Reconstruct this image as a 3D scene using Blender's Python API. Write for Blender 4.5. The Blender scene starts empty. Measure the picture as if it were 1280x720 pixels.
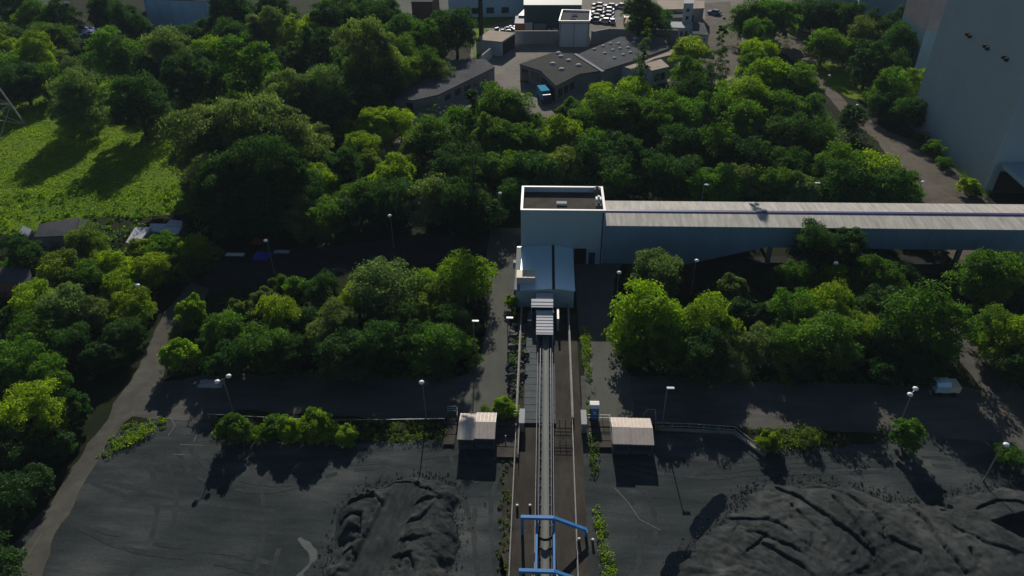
import bpy, math, random
import numpy as np
from mathutils import Vector, Matrix, noise
R = math.radians
random.seed(7); rng = np.random.default_rng(7)
S = bpy.context.scene
COL = S.collection

# ---------------------------------------------------------------- camera
H = 65.0; F = 930.0; PITCH = R(35); YAW = R(2.65); ROLL = R(.75)
fw = Vector((-math.sin(YAW)*math.cos(PITCH), math.cos(YAW)*math.cos(PITCH), -math.sin(PITCH)))
rt = Vector((math.cos(YAW), math.sin(YAW), 0)); up = rt.cross(fw)
rt, up = rt*math.cos(ROLL)-up*math.sin(ROLL), up*math.cos(ROLL)+rt*math.sin(ROLL)
def P(px, py, z=0.0):
    """world x,y of the surveyed point seen at px,py in the 1280x720 photograph, at height z"""
    r = fw*F + rt*(px-640) + up*(360-py)
    t = (z-H)/r.z
    return (r.x*t, r.y*t)
def depth(x, y, z): return fw.dot(Vector((x, y, z-H)))
cd = bpy.data.cameras.new('camera'); cam = bpy.data.objects.new('camera', cd); COL.objects.link(cam)
cam.location = (0, 0, H); cam.rotation_euler = Matrix((rt, up, -fw)).transposed().to_euler()
cd.sensor_width = 36; cd.lens = F/1280*36; cd.clip_start = .5; cd.clip_end = 3000
S.camera = cam

# ---------------------------------------------------------------- light
SUN_EL = R(26.5); SUN_AZ = R(3.0)          # azimuth left of +Y
w = bpy.data.worlds.new('World'); S.world = w; w.use_nodes = True
nt = w.node_tree; bg = nt.nodes['Background']
sky = nt.nodes.new('ShaderNodeTexSky'); sky.sky_type = 'NISHITA'; sky.sun_disc = False
sky.sun_elevation = SUN_EL; sky.sun_rotation = -SUN_AZ; sky.air_density = 1.0; sky.dust_density = .3; sky.ozone_density = 2.0
nt.links.new(sky.outputs[0], bg.inputs[0]); bg.inputs[1].default_value = 0.05
ld = bpy.data.lights.new('sun', 'SUN'); ld.energy = 5.0; ld.angle = R(.5); ld.color = (1, .94, .82)
sun = bpy.data.objects.new('sun', ld); COL.objects.link(sun); sun.location = (0, 0, 200)
sd = Vector((-math.sin(SUN_AZ)*math.cos(SUN_EL), math.cos(SUN_AZ)*math.cos(SUN_EL), math.sin(SUN_EL)))
sun.rotation_euler = sd.to_track_quat('Z', 'Y').to_euler()
S.view_settings.view_transform = 'Standard'; S.view_settings.look = 'None'
S.view_settings.exposure = -0.15; S.view_settings.gamma = 1; S.view_settings.use_curve_mapping = False
S.cycles.max_bounces = 6; S.cycles.transparent_max_bounces = 4
S.cycles.use_denoising = True

# ---------------------------------------------------------------- materials
def ramp(nt, fac, stops):
    n = nt.nodes.new('ShaderNodeValToRGB'); e = n.color_ramp.elements
    while len(e) < len(stops): e.new(.5)
    for el, (p, c) in zip(e, stops): el.position = p; el.color = (*c, 1)
    nt.links.new(fac, n.inputs[0]); return n.outputs[0]
def mat(name, col, rough=.8, metal=0, var=.25, scale=1.5, bump=0, bscale=20, spec=.3, col2=None, stretch=(1, 1, 1), detail=8, streak=None):
    m = bpy.data.materials.new(name); m.use_nodes = True; t = m.node_tree; b = t.nodes['Principled BSDF']
    b.inputs['Roughness'].default_value = rough; b.inputs['Metallic'].default_value = metal
    b.inputs['Specular IOR Level'].default_value = spec
    tc = t.nodes.new('ShaderNodeTexCoord'); mp = t.nodes.new('ShaderNodeMapping'); mp.inputs['Scale'].default_value = stretch
    t.links.new(tc.outputs['Object'], mp.inputs[0])
    n = t.nodes.new('ShaderNodeTexNoise'); n.inputs['Scale'].default_value = scale; n.inputs['Detail'].default_value = detail
    n.inputs['Roughness'].default_value = .65
    t.links.new(mp.outputs[0], n.inputs[0])
    c1 = tuple(c*(1-var) for c in col); c2 = col2 or tuple(min(1, c*(1+var)) for c in col)
    out = ramp(t, n.outputs[0], [(.3, c1), (.7, c2)])
    t.links.new(out, b.inputs['Base Color'])
    if bump:
        n2 = t.nodes.new('ShaderNodeTexNoise'); n2.inputs['Scale'].default_value = bscale; n2.inputs['Detail'].default_value = 6
        t.links.new(mp.outputs[0], n2.inputs[0])
        bp = t.nodes.new('ShaderNodeBump'); bp.inputs['Strength'].default_value = bump; bp.inputs['Distance'].default_value = .1
        t.links.new(n2.outputs[0], bp.inputs['Height']); t.links.new(bp.outputs[0], b.inputs['Normal'])
    return m
def ground_mat(name, stops, s1, s2, s3, bump=.4, rough=.9, streak=(1, 1, 1), rot=0, tracks=0):
    """three scales of noise, world sized, over a ramp of real dirt colours"""
    m = bpy.data.materials.new(name); m.use_nodes = True; t = m.node_tree; b = t.nodes['Principled BSDF']
    b.inputs['Roughness'].default_value = rough; b.inputs['Specular IOR Level'].default_value = .06
    g = t.nodes.new('ShaderNodeNewGeometry')
    mp = t.nodes.new('ShaderNodeMapping'); mp.inputs['Scale'].default_value = streak; mp.inputs['Rotation'].default_value = (0, 0, rot)
    t.links.new(g.outputs['Position'], mp.inputs[0])
    def nz(s, src, det=8, r=.6, dist=0):
        n = t.nodes.new('ShaderNodeTexNoise'); n.inputs['Scale'].default_value = s; n.inputs['Detail'].default_value = det
        n.inputs['Roughness'].default_value = r; n.inputs['Distortion'].default_value = dist
        t.links.new(src, n.inputs[0]); return n.outputs[0]
    a = nz(s1, g.outputs['Position'], 6, .55, 1.0); c = nz(s2, mp.outputs[0], 8, .65, .4); d = nz(s3, g.outputs['Position'], 6, .7)
    def mth(op, x, y):
        n = t.nodes.new('ShaderNodeMath'); n.operation = op
        for i, v in enumerate((x, y)):
            if isinstance(v, (int, float)): n.inputs[i].default_value = v
            else: t.links.new(v, n.inputs[i])
        return n.outputs[0]
    f = mth('ADD', mth('MULTIPLY', a, .45), mth('ADD', mth('MULTIPLY', c, .38), mth('MULTIPLY', d, .17)))
    if tracks:
        wv = t.nodes.new('ShaderNodeTexWave'); wv.inputs['Scale'].default_value = tracks; wv.inputs['Distortion'].default_value = 9
        wv.inputs['Detail'].default_value = 3; wv.inputs['Detail Scale'].default_value = .6; t.links.new(mp.outputs[0], wv.inputs[0])
        f = mth('ADD', f, mth('MULTIPLY', mth('SUBTRACT', wv.outputs['Fac'], .5), .05))
    t.links.new(ramp(t, f, stops), b.inputs['Base Color'])
    bp = t.nodes.new('ShaderNodeBump'); bp.inputs['Strength'].default_value = bump; bp.inputs['Distance'].default_value = .25
    t.links.new(mth('ADD', mth('MULTIPLY', d, .5), c), bp.inputs['Height']); t.links.new(bp.outputs[0], b.inputs['Normal'])
    return m
def leaf_mat(name):
    """colour comes from the object (species) with per-clump variation; thin leaves let light through"""
    m = bpy.data.materials.new(name); m.use_nodes = True; t = m.node_tree; L = t.links
    t.nodes.remove(t.nodes['Principled BSDF']); out = t.nodes['Material Output']
    oi = t.nodes.new('ShaderNodeObjectInfo'); at = t.nodes.new('ShaderNodeAttribute'); at.attribute_name = 'tint'
    hsv = t.nodes.new('ShaderNodeHueSaturation'); L.new(oi.outputs['Color'], hsv.inputs['Color'])
    mr = t.nodes.new('ShaderNodeMapRange'); L.new(at.outputs['Fac'], mr.inputs[0]); mr.inputs[3].default_value = .5; mr.inputs[4].default_value = 1.5
    L.new(mr.outputs[0], hsv.inputs['Value'])
    mh = t.nodes.new('ShaderNodeMapRange'); L.new(at.outputs['Fac'], mh.inputs[0]); mh.inputs[3].default_value = .515; mh.inputs[4].default_value = .485
    L.new(mh.outputs[0], hsv.inputs['Hue'])
    d = t.nodes.new('ShaderNodeBsdfDiffuse'); tr = t.nodes.new('ShaderNodeBsdfTranslucent'); gl = t.nodes.new('ShaderNodeBsdfGlossy')
    gl.inputs['Roughness'].default_value = .5; gl.inputs['Color'].default_value = (.6, .65, .6, 1)
    L.new(hsv.outputs[0], d.inputs[0])
    mx = t.nodes.new('ShaderNodeMix'); mx.data_type = 'RGBA'; mx.blend_type = 'MULTIPLY'; mx.inputs[0].default_value = 1
    L.new(hsv.outputs[0], mx.inputs[6]); mx.inputs[7].default_value = (2.0, 2.1, .5, 1)
    L.new(mx.outputs[2], tr.inputs[0])
    m1 = t.nodes.new('ShaderNodeMixShader'); m1.inputs[0].default_value = .48; L.new(d.outputs[0], m1.inputs[1]); L.new(tr.outputs[0], m1.inputs[2])
    m2 = t.nodes.new('ShaderNodeMixShader'); m2.inputs[0].default_value = .018; L.new(m1.outputs[0], m2.inputs[1]); L.new(gl.outputs[0], m2.inputs[2])
    L.new(m2.outputs[0], out.inputs[0]); return m

M = {}
M['soil'] = ground_mat('soil', [(.3, (.008, .011, .005)), (.5, (.014, .020, .007)), (.7, (.030, .038, .013))], .04, .35, 3)
M['grass'] = ground_mat('meadow', [(.34, (.04, .085, .003)), (.46, (.085, .17, .004)), (.55, (.14, .215, .006)), (.66, (.20, .21, .04))], .045, .35, 4, bump=.9, streak=(.6, 1.6, 1), rot=.5)
M['coal_yard'] = ground_mat('coal_yard', [(.32, (.015, .020, .022)), (.43, (.029, .036, .039)), (.50, (.043, .051, .053)), (.57, (.068, .076, .076)), (.66, (.115, .12, .113))], .045, .22, 4, bump=.35, streak=(.45, 2.2, 1), rot=.15, tracks=.06)
M['access'] = ground_mat('access', [(.30, (.035, .036, .038)), (.5, (.085, .083, .078)), (.68, (.15, .14, .125))], .07, .4, 6, bump=.2, streak=(.4, 1.6, 1))
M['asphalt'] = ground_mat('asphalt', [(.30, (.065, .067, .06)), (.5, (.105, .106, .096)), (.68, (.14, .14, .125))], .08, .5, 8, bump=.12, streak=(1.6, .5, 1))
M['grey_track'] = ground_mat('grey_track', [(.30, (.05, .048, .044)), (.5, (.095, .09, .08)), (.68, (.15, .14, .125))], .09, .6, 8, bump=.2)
M['shaded_asphalt'] = ground_mat('shaded_asphalt', [(.30, (.016, .017, .018)), (.5, (.030, .031, .032)), (.68, (.055, .053, .05))], .09, .6, 8, bump=.2)  # asphalt darkened so its colour carries the shade lying on these roads
M['dirt_road'] = ground_mat('dirt_road', [(.30, (.065, .056, .047)), (.5, (.125, .108, .09)), (.68, (.19, .165, .14))], .09, .6, 8, bump=.2)
M['plaza'] = ground_mat('plaza', [(.30, (.13, .12, .11)), (.5, (.21, .19, .17)), (.68, (.28, .25, .22))], .09, .5, 6, bump=.12)
M['brown_deck'] = ground_mat('brown_deck', [(.32, (.028, .024, .021)), (.5, (.055, .048, .041)), (.68, (.09, .08, .07))], .15, .8, 9, bump=.2, streak=(1.6, .4, 1))
M['coal_dust'] = ground_mat('coal_dust', [(.32, (.026, .031, .033)), (.5, (.042, .048, .05)), (.68, (.07, .073, .072))], .2, .9, 6, bump=.3)
M['coal'] = ground_mat('coal', [(.32, (.012, .016, .017)), (.46, (.032, .038, .039)), (.56, (.058, .064, .064)), (.68, (.11, .115, .11))], .14, .9, 14, bump=.9, streak=(1, .6, 1), rot=.4)
M['rubble'] = mat('rubble', (.11, .11, .105), .9, var=.6, scale=2.2, bump=.6, bscale=6)
M['leaf'] = leaf_mat('leaf')
M['bark'] = mat('bark', (.07, .055, .04), .95, var=.3, scale=4, bump=.5, bscale=12)
M['concrete'] = mat('concrete', (.23, .22, .20), .9, var=.25, scale=.7, bump=.2, bscale=8)
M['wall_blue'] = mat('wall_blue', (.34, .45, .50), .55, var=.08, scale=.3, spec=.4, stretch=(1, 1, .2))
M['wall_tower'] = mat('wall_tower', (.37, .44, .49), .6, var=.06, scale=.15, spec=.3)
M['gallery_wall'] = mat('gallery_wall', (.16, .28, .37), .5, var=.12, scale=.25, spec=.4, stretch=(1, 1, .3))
M['gallery_roof'] = mat('gallery_roof', (.48, .455, .42), .85, var=.28, scale=1.0, bump=.1, spec=.3, stretch=(1.8, .22, 1))
M['annex_roof'] = mat('annex_roof', (.66, .86, .95), .36, .35, var=.08, scale=.5, spec=.5, stretch=(.5, .5, 1))
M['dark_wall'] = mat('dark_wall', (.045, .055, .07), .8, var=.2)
M['pinkish'] = mat('pinkish', (.26, .235, .25), .9, var=.15, scale=.3)
M['violet'] = mat('violet', (.07, .06, .20), .5, var=.2)
M['white'] = mat('white', (.78, .77, .76), .55, var=.08, scale=2)
M['pink_white'] = mat('pink_white', (.75, .68, .70), .5, var=.08, scale=2)
M['deck'] = mat('deck', (.075, .068, .06), .95, spec=.05, var=.3, scale=.6, bump=.2)
M['tin'] = mat('tin', (.55, .56, .60), .8, .0, spec=.1, var=.12, scale=1, stretch=(1, 4, 1))
M['cabin_roof'] = mat('cabin_roof', (.62, .53, .47), .85, spec=.1, var=.12, scale=1.2)
M['cabin_grey'] = mat('cabin_grey', (.42, .42, .44), .85, spec=.1, var=.1, scale=1.2)
M['cream'] = mat('cream', (.72, .62, .45), .6, var=.08)
M['steel'] = mat('steel', (.085, .098, .108), .8, .0, spec=.15, var=.25, scale=2)
M['dark'] = mat('dark', (.02, .021, .023), .6, var=.3)
M['belt'] = mat('belt', (.16, .17, .16), .7, var=.2, scale=.8, stretch=(3, .2, 1))
M['navy'] = mat('navy', (.025, .035, .13), .5, var=.2)
M['blue'] = mat('blue', (.055, .23, .55), .4, var=.15, scale=1.2)
M['rail'] = mat('rail', (.42, .42, .41), .5, .2, var=.3, scale=2)
M['lamp'] = mat('lamp', (.85, .87, .9), .3, var=.03)
M['pole'] = mat('pole', (.22, .24, .25), .5, .4, var=.2)
M['glass'] = mat('glass', (.03, .04, .05), .12, var=.2, spec=.6)
M['roof_dark'] = mat('roof_dark', (.055, .058, .056), .95, spec=.05, var=.22, scale=.3, bump=.1)
M['roof_mid'] = mat('roof_mid', (.085, .088, .098), .95, spec=.05, var=.25, scale=.25)
M['roof_tan'] = mat('roof_tan', (.40, .33, .27), .9, spec=.08, var=.15, scale=.3)
M['wall_grey'] = mat('wall_grey', (.21, .22, .24), .9, var=.12, scale=.4)
M['wall_white'] = mat('wall_white', (.42, .46, .50), .8, var=.07, scale=.4)
M['wall_pale_blue'] = mat('wall_pale_blue', (.40, .60, .78), .7, var=.1, scale=.15)
M['brick'] = mat('brick', (.16, .085, .065), .9, var=.3, scale=2)
M['orange'] = mat('orange', (.42, .13, .05), .6, var=.15)
M['yellow'] = mat('yellow', (.60, .38, .02), .5, var=.1)
M['dgreen'] = mat('dgreen', (.04, .07, .075), .6, var=.15, scale=.3)
M['cyan'] = mat('cyan', (.03, .30, .50), .9, var=.08, spec=.05)
M['tarp_blue'] = mat('tarp_blue', (.03, .04, .38), .5, var=.3, scale=2)
M['red'] = mat('red', (.25, .04, .03), .7, var=.2)
M['paint'] = mat('paint', (.12, .12, .112), .8, var=.6, scale=6)
M['tyre'] = mat('tyre', (.015, .015, .015), .9)
def water(name, col):
    m = mat(name, col, .06, var=.15, scale=.3, spec=.2, bump=.04, bscale=2); return m
M['water'] = water('water', (.004, .007, .012)); M['pale_water'] = mat('pale_mud', (.062, .070, .072), .4, var=.25, scale=.8, spec=.5)

# ---------------------------------------------------------------- builders
class MB:
    def __init__(s): s.v = []; s.f = []
    def add(s, vs, fs):
        n = len(s.v); s.v += [tuple(v) for v in vs]; s.f += [tuple(i+n for i in f) for f in fs]; return s
    def prism(s, poly, z0, z1):
        n = len(poly)
        a = sum(poly[i][0]*poly[(i+1) % n][1]-poly[(i+1) % n][0]*poly[i][1] for i in range(n))
        if a < 0: poly = poly[::-1]
        zt = z1 if isinstance(z1, (list, tuple)) else [z1]*n
        if a < 0 and isinstance(z1, (list, tuple)): zt = list(z1)[::-1]
        vs = [(x, y, z0) for x, y in poly]+[(x, y, z) for (x, y), z in zip(poly, zt)]
        fs = [tuple(range(n))[::-1], tuple(range(n, 2*n))]+[(i, (i+1) % n, n+(i+1) % n, n+i) for i in range(n)]
        return s.add(vs, fs)
    def box(s, x0, x1, y0, y1, z0, z1): return s.prism([(x0, y0), (x1, y0), (x1, y1), (x0, y1)], z0, z1)
    def rbox(s, cx, cy, lx, ly, z0, z1, a=0):
        c, q = math.cos(a), math.sin(a)
        return s.prism([(cx+x*c-y*q, cy+x*q+y*c) for x, y in ((-lx/2, -ly/2), (lx/2, -ly/2), (lx/2, ly/2), (-lx/2, ly/2))], z0, z1)
    def xz(s, poly, y0, y1):     # polygon in the x-z plane pushed along y
        n = len(poly); vs = [(x, y0, z) for x, z in poly]+[(x, y1, z) for x, z in poly]
        fs = [tuple(range(n)), tuple(range(2*n-1, n-1, -1))]+[(i, n+i, n+(i+1) % n, (i+1) % n) for i in range(n)]
        return s.add(vs, fs)
    def yz(s, poly, x0, x1):
        n = len(poly); vs = [(x0, y, z) for y, z in poly]+[(x1, y, z) for y, z in poly]
        fs = [tuple(range(n))[::-1], tuple(range(n, 2*n))]+[(i, (i+1) % n, n+(i+1) % n, n+i) for i in range(n)]
        return s.add(vs, fs)
    def rod(s, a, b, r, r2=None, n=6):
        a = Vector(a); b = Vector(b); d = (b-a).normalized(); r2 = r if r2 is None else r2
        u = d.orthogonal().normalized(); v = d.cross(u)
        vs = [a+(u*math.cos(t)+v*math.sin(t))*r for t in [2*math.pi*i/n for i in range(n)]]
        vs += [b+(u*math.cos(t)+v*math.sin(t))*r2 for t in [2*math.pi*i/n for i in range(n)]]
        fs = [tuple(range(n))[::-1], tuple(range(n, 2*n))]+[(i, (i+1) % n, n+(i+1) % n, n+i) for i in range(n)]
        return s.add(vs, fs)
    def beam(s, a, b, wd, ht):
        a = Vector(a); b = Vector(b); d = (b-a).normalized()
        u = d.cross(Vector((0, 0, 1)));  u = u.normalized() if u.length > 1e-3 else Vector((1, 0, 0)); v = u.cross(d)
        c = [(-1, -1), (1, -1), (1, 1), (-1, 1)]
        vs = [a+u*i*wd/2+v*j*ht/2 for i, j in c]+[b+u*i*wd/2+v*j*ht/2 for i, j in c]
        fs = [(0, 1, 2, 3), (7, 6, 5, 4)]+[(i, 4+i, 4+(i+1) % 4, (i+1) % 4) for i in range(4)]
        return s.add(vs, fs)
    def dome(s, c, rx, rz, n=10, m=4, low=0.0):
        vs = []; fs = []
        for j in range(m+1):
            t = low+(math.pi/2-low)*j/m
            for i in range(n): a = 2*math.pi*i/n; vs.append((c[0]+rx*math.cos(t)*math.cos(a), c[1]+rx*math.cos(t)*math.sin(a), c[2]+rz*math.sin(t)))
        for j in range(m):
            for i in range(n): fs.append((j*n+i, j*n+(i+1) % n, (j+1)*n+(i+1) % n, (j+1)*n+i))
        fs.append(tuple(range(n))[::-1]); return s.add(vs, fs)
    def build(s, name, m, parent=None, smooth=False, **kw):
        me = bpy.data.meshes.new(name); o0 = parent.matrix_basis.translation if parent else Vector()
        if parent and parent.parent: o0 = o0+parent.parent.location
        o0 = kw.pop('origin', o0)
        me.from_pydata([(v[0]-o0[0], v[1]-o0[1], v[2]-o0[2]) for v in s.v], [], s.f); (me.materials.append(m) if m else None); me.validate()
        import bmesh
        b = bmesh.new(); b.from_mesh(me); bmesh.ops.recalc_face_normals(b, faces=b.faces); b.to_mesh(me); b.free()
        if smooth: me.polygons.foreach_set('use_smooth', [True]*len(me.polygons))
        o = bpy.data.objects.new(name, me); COL.objects.link(o)
        if parent: o.parent = parent
        else: o.location = o0
        tag(o, **kw); return o
def tag(o, label=None, cat=None, group=None, kind=None):
    if label: o['label'] = label
    if cat: o['category'] = cat
    if group: o['group'] = group
    if kind: o['kind'] = kind
    return o
def empty(name, loc, label=None, cat=None, group=None):
    e = bpy.data.objects.new(name, None); e.location = loc; e.empty_display_size = .5; COL.objects.link(e); return tag(e, label, cat, group)
def copy_tree(o, parent=None):
    c = o.copy(); COL.objects.link(c)
    if parent: c.parent = parent
    for ch in list(o.children): copy_tree(ch, c)
    return c
ORD = ['first', 'second', 'third', 'fourth', 'fifth', 'sixth', 'seventh', 'eighth', 'ninth', 'tenth', 'eleventh', 'twelfth', 'thirteenth', 'fourteenth', 'fifteenth', 'sixteenth']

# ---------------------------------------------------------------- setting sheets
def rough_poly(pts, step=1.2, amp=.35):
    out = []
    for i in range(len(pts)):
        a = Vector(pts[i]); b = Vector(pts[(i+1) % len(pts)]); L = (b-a).length; n = max(1, int(L/step)); nrm = Vector((-(b-a).y, (b-a).x))/max(L, .01)
        for k in range(n):
            p = a+(b-a)*k/n
            d = (noise.noise(Vector((p.x*.35, p.y*.35, 3)))+.5*noise.noise(Vector((p.x*1.3, p.y*1.3, 9))))*amp
            out.append(tuple(p+nrm*d))
    return out
def sheet(name, px, z, m, amp=.35, kind='structure', world=False, **kw):
    pts = px if world else [P(*p) for p in px]
    pts = rough_poly(pts, 1.2, amp) if amp else pts
    import bmesh
    b = bmesh.new(); vs = [b.verts.new((x, y, z)) for x, y in pts]; es = [b.edges.new((vs[i], vs[(i+1) % len(vs)])) for i in range(len(vs))]
    bmesh.ops.triangle_fill(b, use_beauty=True, use_dissolve=False, edges=es, normal=(0, 0, 1))
    for f in b.faces:
        if f.normal.z < 0: f.normal_flip()
    me = bpy.data.meshes.new(name); b.to_mesh(me); b.free(); me.materials.append(m)
    o = bpy.data.objects.new(name, me); COL.objects.link(o); tag(o, kind=kind, **kw); return o

g = MB(); g.add([(-900, -300, 0), (900, -300, 0), (900, 1500, 0), (-900, 1500, 0)], [(0, 1, 2, 3)]); g.build('ground', M['soil'], kind='structure')
sheet('meadow', [(-60, 300), (-60, 140), (30, 120), (140, 95), (300, 92), (300, 180), (275, 235), (275, 262), (170, 272), (110, 270), (40, 290)], .008, M['grass'], .8)
sheet('coal_yard', [(-120, 900), (30, 660), (95, 600), (140, 540), (205, 522), (262, 520), (268, 548), (330, 553), (470, 552), (560, 552), (575, 540), (640, 545), (650, 540), (735, 538), (770, 540), (830, 538), (930, 543), (960, 562), (1040, 560), (1130, 545), (1180, 545), (1240, 552), (1330, 590), (1500, 900)], .012, M['coal_yard'], .5)
sheet('access_road', [(160, 520), (190, 480), (255, 470), (420, 466), (560, 473), (600, 462), (655, 470), (655, 520), (600, 524), (560, 524), (450, 522), (300, 512), (262, 525), (205, 524)], .016, M['access'], .5)
sheet('access_road', [(726, 470), (790, 470), (980, 478), (1130, 482), (1215, 485), (1300, 520), (1330, 595), (1240, 552), (1140, 545), (1030, 538), (920, 534), (830, 532), (726, 528)], .016, M['access'], .5)
sheet('road', [(614, 285), (652, 285), (650, 330), (642, 375), (636, 420), (640, 470), (648, 522), (578, 522), (585, 470), (602, 440), (610, 400), (604, 345)], .020, M['asphalt'], .12)
sheet('road', [(718, 322), (782, 322), (768, 350), (764, 400), (770, 440), (788, 470), (794, 525), (737, 525), (730, 460), (722, 400)], .020, M['asphalt'], .12)
sheet('road', [(200, 330), (330, 318), (480, 300), (640, 288), (645, 322), (500, 332), (330, 352), (240, 372)], .0165, M['shaded_asphalt'], .2)
sheet('road', [(760, 326), (900, 336), (1100, 340), (1300, 345), (1300, 325), (1150, 318), (900, 322)], .0165, M['shaded_asphalt'], .2)
sheet('dirt_road', [(240, 350), (262, 362), (232, 410), (205, 455), (200, 490), (165, 520), (130, 560), (95, 620), (50, 720), (0, 830), (-30, 800), (30, 690), (72, 610), (120, 545), (158, 485), (184, 435), (207, 388)], .0205, M['grey_track'], .7)
sheet('dirt_road', [(965, 40), (1010, 42), (1015, 62), (1030, 95), (1060, 130), (1110, 165), (1150, 178), (1185, 205), (1235, 245), (1225, 300), (1245, 330), (1190, 335), (1180, 300), (1140, 240), (1095, 175), (1050, 140), (1008, 88), (968, 58)], .0185, M['dirt_road'], .4)
sheet('dirt_road', [(1185, 402), (1205, 400), (1240, 440), (1290, 500), (1400, 620), (1340, 620), (1265, 545), (1230, 490), (1195, 445)], .0245, M['grey_track'], .3)
sheet('lawn', [(1020, 90), (1015, 80), (1030, 75), (1075, 92), (1110, 120), (1090, 130), (1062, 122), (1040, 112)], .022, M['grass'], .5)
sheet('paved_yard', [(590, 30), (640, 22), (745, -15), (960, -15), (935, 60), (930, 110), (860, 105), (820, 100), (730, 150), (700, 150), (655, 142), (590, 112), (588, 70)], .012, M['plaza'], .3)
sheet('paved_yard', [(480, 135), (600, 100), (600, 150), (500, 215), (470, 210)], .010, M['plaza'], .3)
sheet('road', [(880, 4), (912, 2), (924, 40), (935, 72), (925, 95), (860, 98), (885, 60)], .0165, M['dirt_road'], .2)
sheet('road', [(400, -40), (400, 12), (640, 22), (990, 8), (990, -40)], .008, M['asphalt'], .2)
sheet('lawn', [(604, 8), (650, 10), (640, 24), (600, 36)], .016, M['grass'], .3)
sheet('lawn', [(595, 30), (616, 40), (604, 78), (590, 90)], .016, M['grass'], .3)
# conveyor lane paving
XL, XR = -2.5, 3.95       # inner faces of the two lane walls
y_far, y_near = P(684, 368)[1], 25
g = MB(); g.add([(-3.7, y_near, .028), (5.2, y_near, .028), (5.2, P(684, 392)[1], .028), (-3.7, P(684, 392)[1], .028)], [(0, 1, 2, 3)]); g.build('lane_pavement', M['brown_deck'], kind='structure')
# painted marks on the yard
def stroke(pts, wd, z=.03):
    m = MB(); wd *= .7
    for a, b in zip(pts[:-1], pts[1:]):
        a = Vector(P(*a)); b = Vector(P(*b)); d = (b-a).normalized(); n = Vector((-d.y, d.x))*wd/2
        m.add([(*(a-n), z), (*(b-n), z), (*(b+n), z), (*(a+n), z)], [(0, 1, 2, 3)]); z += .0011
    return m
mk = MB()
for k, pts in enumerate([[(208, 520), (232, 521)], [(213, 522), (219, 532), (210, 545)], [(250, 536), (242, 552)], [(225, 556), (256, 557)], [(218, 568), (232, 569)], [(52, 668), (24, 712)], [(768, 610), (785, 628), (800, 650), (826, 663)]]):
    s_ = stroke(pts, .14, .03+k*.002); mk.add(s_.v, s_.f)
mk.build('painted_markings', M['paint'], kind='structure')
tr = MB(); rr_ = random.Random(5)
TR = [[(640, 560), (600, 600), (590, 660), (600, 740)], [(300, 560), (330, 610), (330, 680), (310, 740)], [(180, 560), (200, 620), (190, 680), (150, 740)], [(110, 600), (150, 620), (240, 640), (330, 650)],
      [(770, 600), (800, 640), (800, 700), (790, 740)], [(760, 580), (840, 600), (900, 585), (1000, 575), (1180, 580), (1280, 600)], [(560, 565), (480, 585), (400, 590), (300, 575)], [(560, 560), (580, 620), (600, 700), (610, 740)], [(830, 590), (880, 600), (960, 590), (1100, 592), (1250, 575)], [(100, 660), (160, 690), (260, 700), (330, 720)], [(220, 560), (240, 600), (330, 620), (400, 600)]]
for k_, pts_ in enumerate(TR):
    for off in (0, 3.4):
        w_ = [P(*q) for q in pts_]; w_ = [(w_[0][0]+off*.5, w_[0][1])]+[(q[0]+off*.5, q[1]+off*.3) for q in w_[1:]]
        for _ in range(4): w_ = [w_[0]]+[q for a, b in zip(w_, w_[1:]) for q in ((a[0]*.75+b[0]*.25, a[1]*.75+b[1]*.25), (a[0]*.25+b[0]*.75, a[1]*.25+b[1]*.75))]+[w_[-1]]
        z_ = .0175+.0007*(k_*2+(off > 0))
        for i_, (a, b) in enumerate(zip(w_, w_[1:])):
            if noise.noise(Vector((a[0]*.25, a[1]*.25, k_))) < -.12: continue
            d_ = (Vector(b)-Vector(a)); 
            if d_.length < .01: continue
            d_.normalize(); n_ = Vector((-d_.y, d_.x))*(.26+.14*noise.noise(Vector((a[0], a[1], 5))))
            tr.add([(a[0]-n_.x, a[1]-n_.y, z_), (b[0]-n_.x, b[1]-n_.y, z_), (b[0]+n_.x, b[1]+n_.y, z_), (a[0]+n_.x, a[1]+n_.y, z_)], [(0, 1, 2, 3)])
tr.build('tyre_tracks', M['coal_dust'], kind='structure')
def chaikin(p):
    for _ in range(3): p = [q for a, b in zip(p, p[1:]+p[:1]) for q in ((a[0]*.75+b[0]*.25, a[1]*.75+b[1]*.25), (a[0]*.25+b[0]*.75, a[1]*.25+b[1]*.75))]
    return p
def puddle(px, m):
    px = chaikin(px)
    sheet('puddle', px, .034, m, .45, kind='structure')
puddle([(862, 652), (885, 632), (898, 615), (912, 620), (910, 632), (898, 645), (890, 662), (872, 674), (864, 668)], M['water'])
puddle([(832, 696), (840, 690), (868, 688), (860, 705), (846, 722), (842, 740), (828, 740)], M['water'])
puddle([(372, 672), (381, 676), (390, 682), (397, 690), (396, 702), (388, 710), (380, 718), (374, 730), (366, 745), (361, 745), (366, 728), (376, 712), (386, 702), (386, 692), (379, 684)], M['pale_water'])

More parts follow.
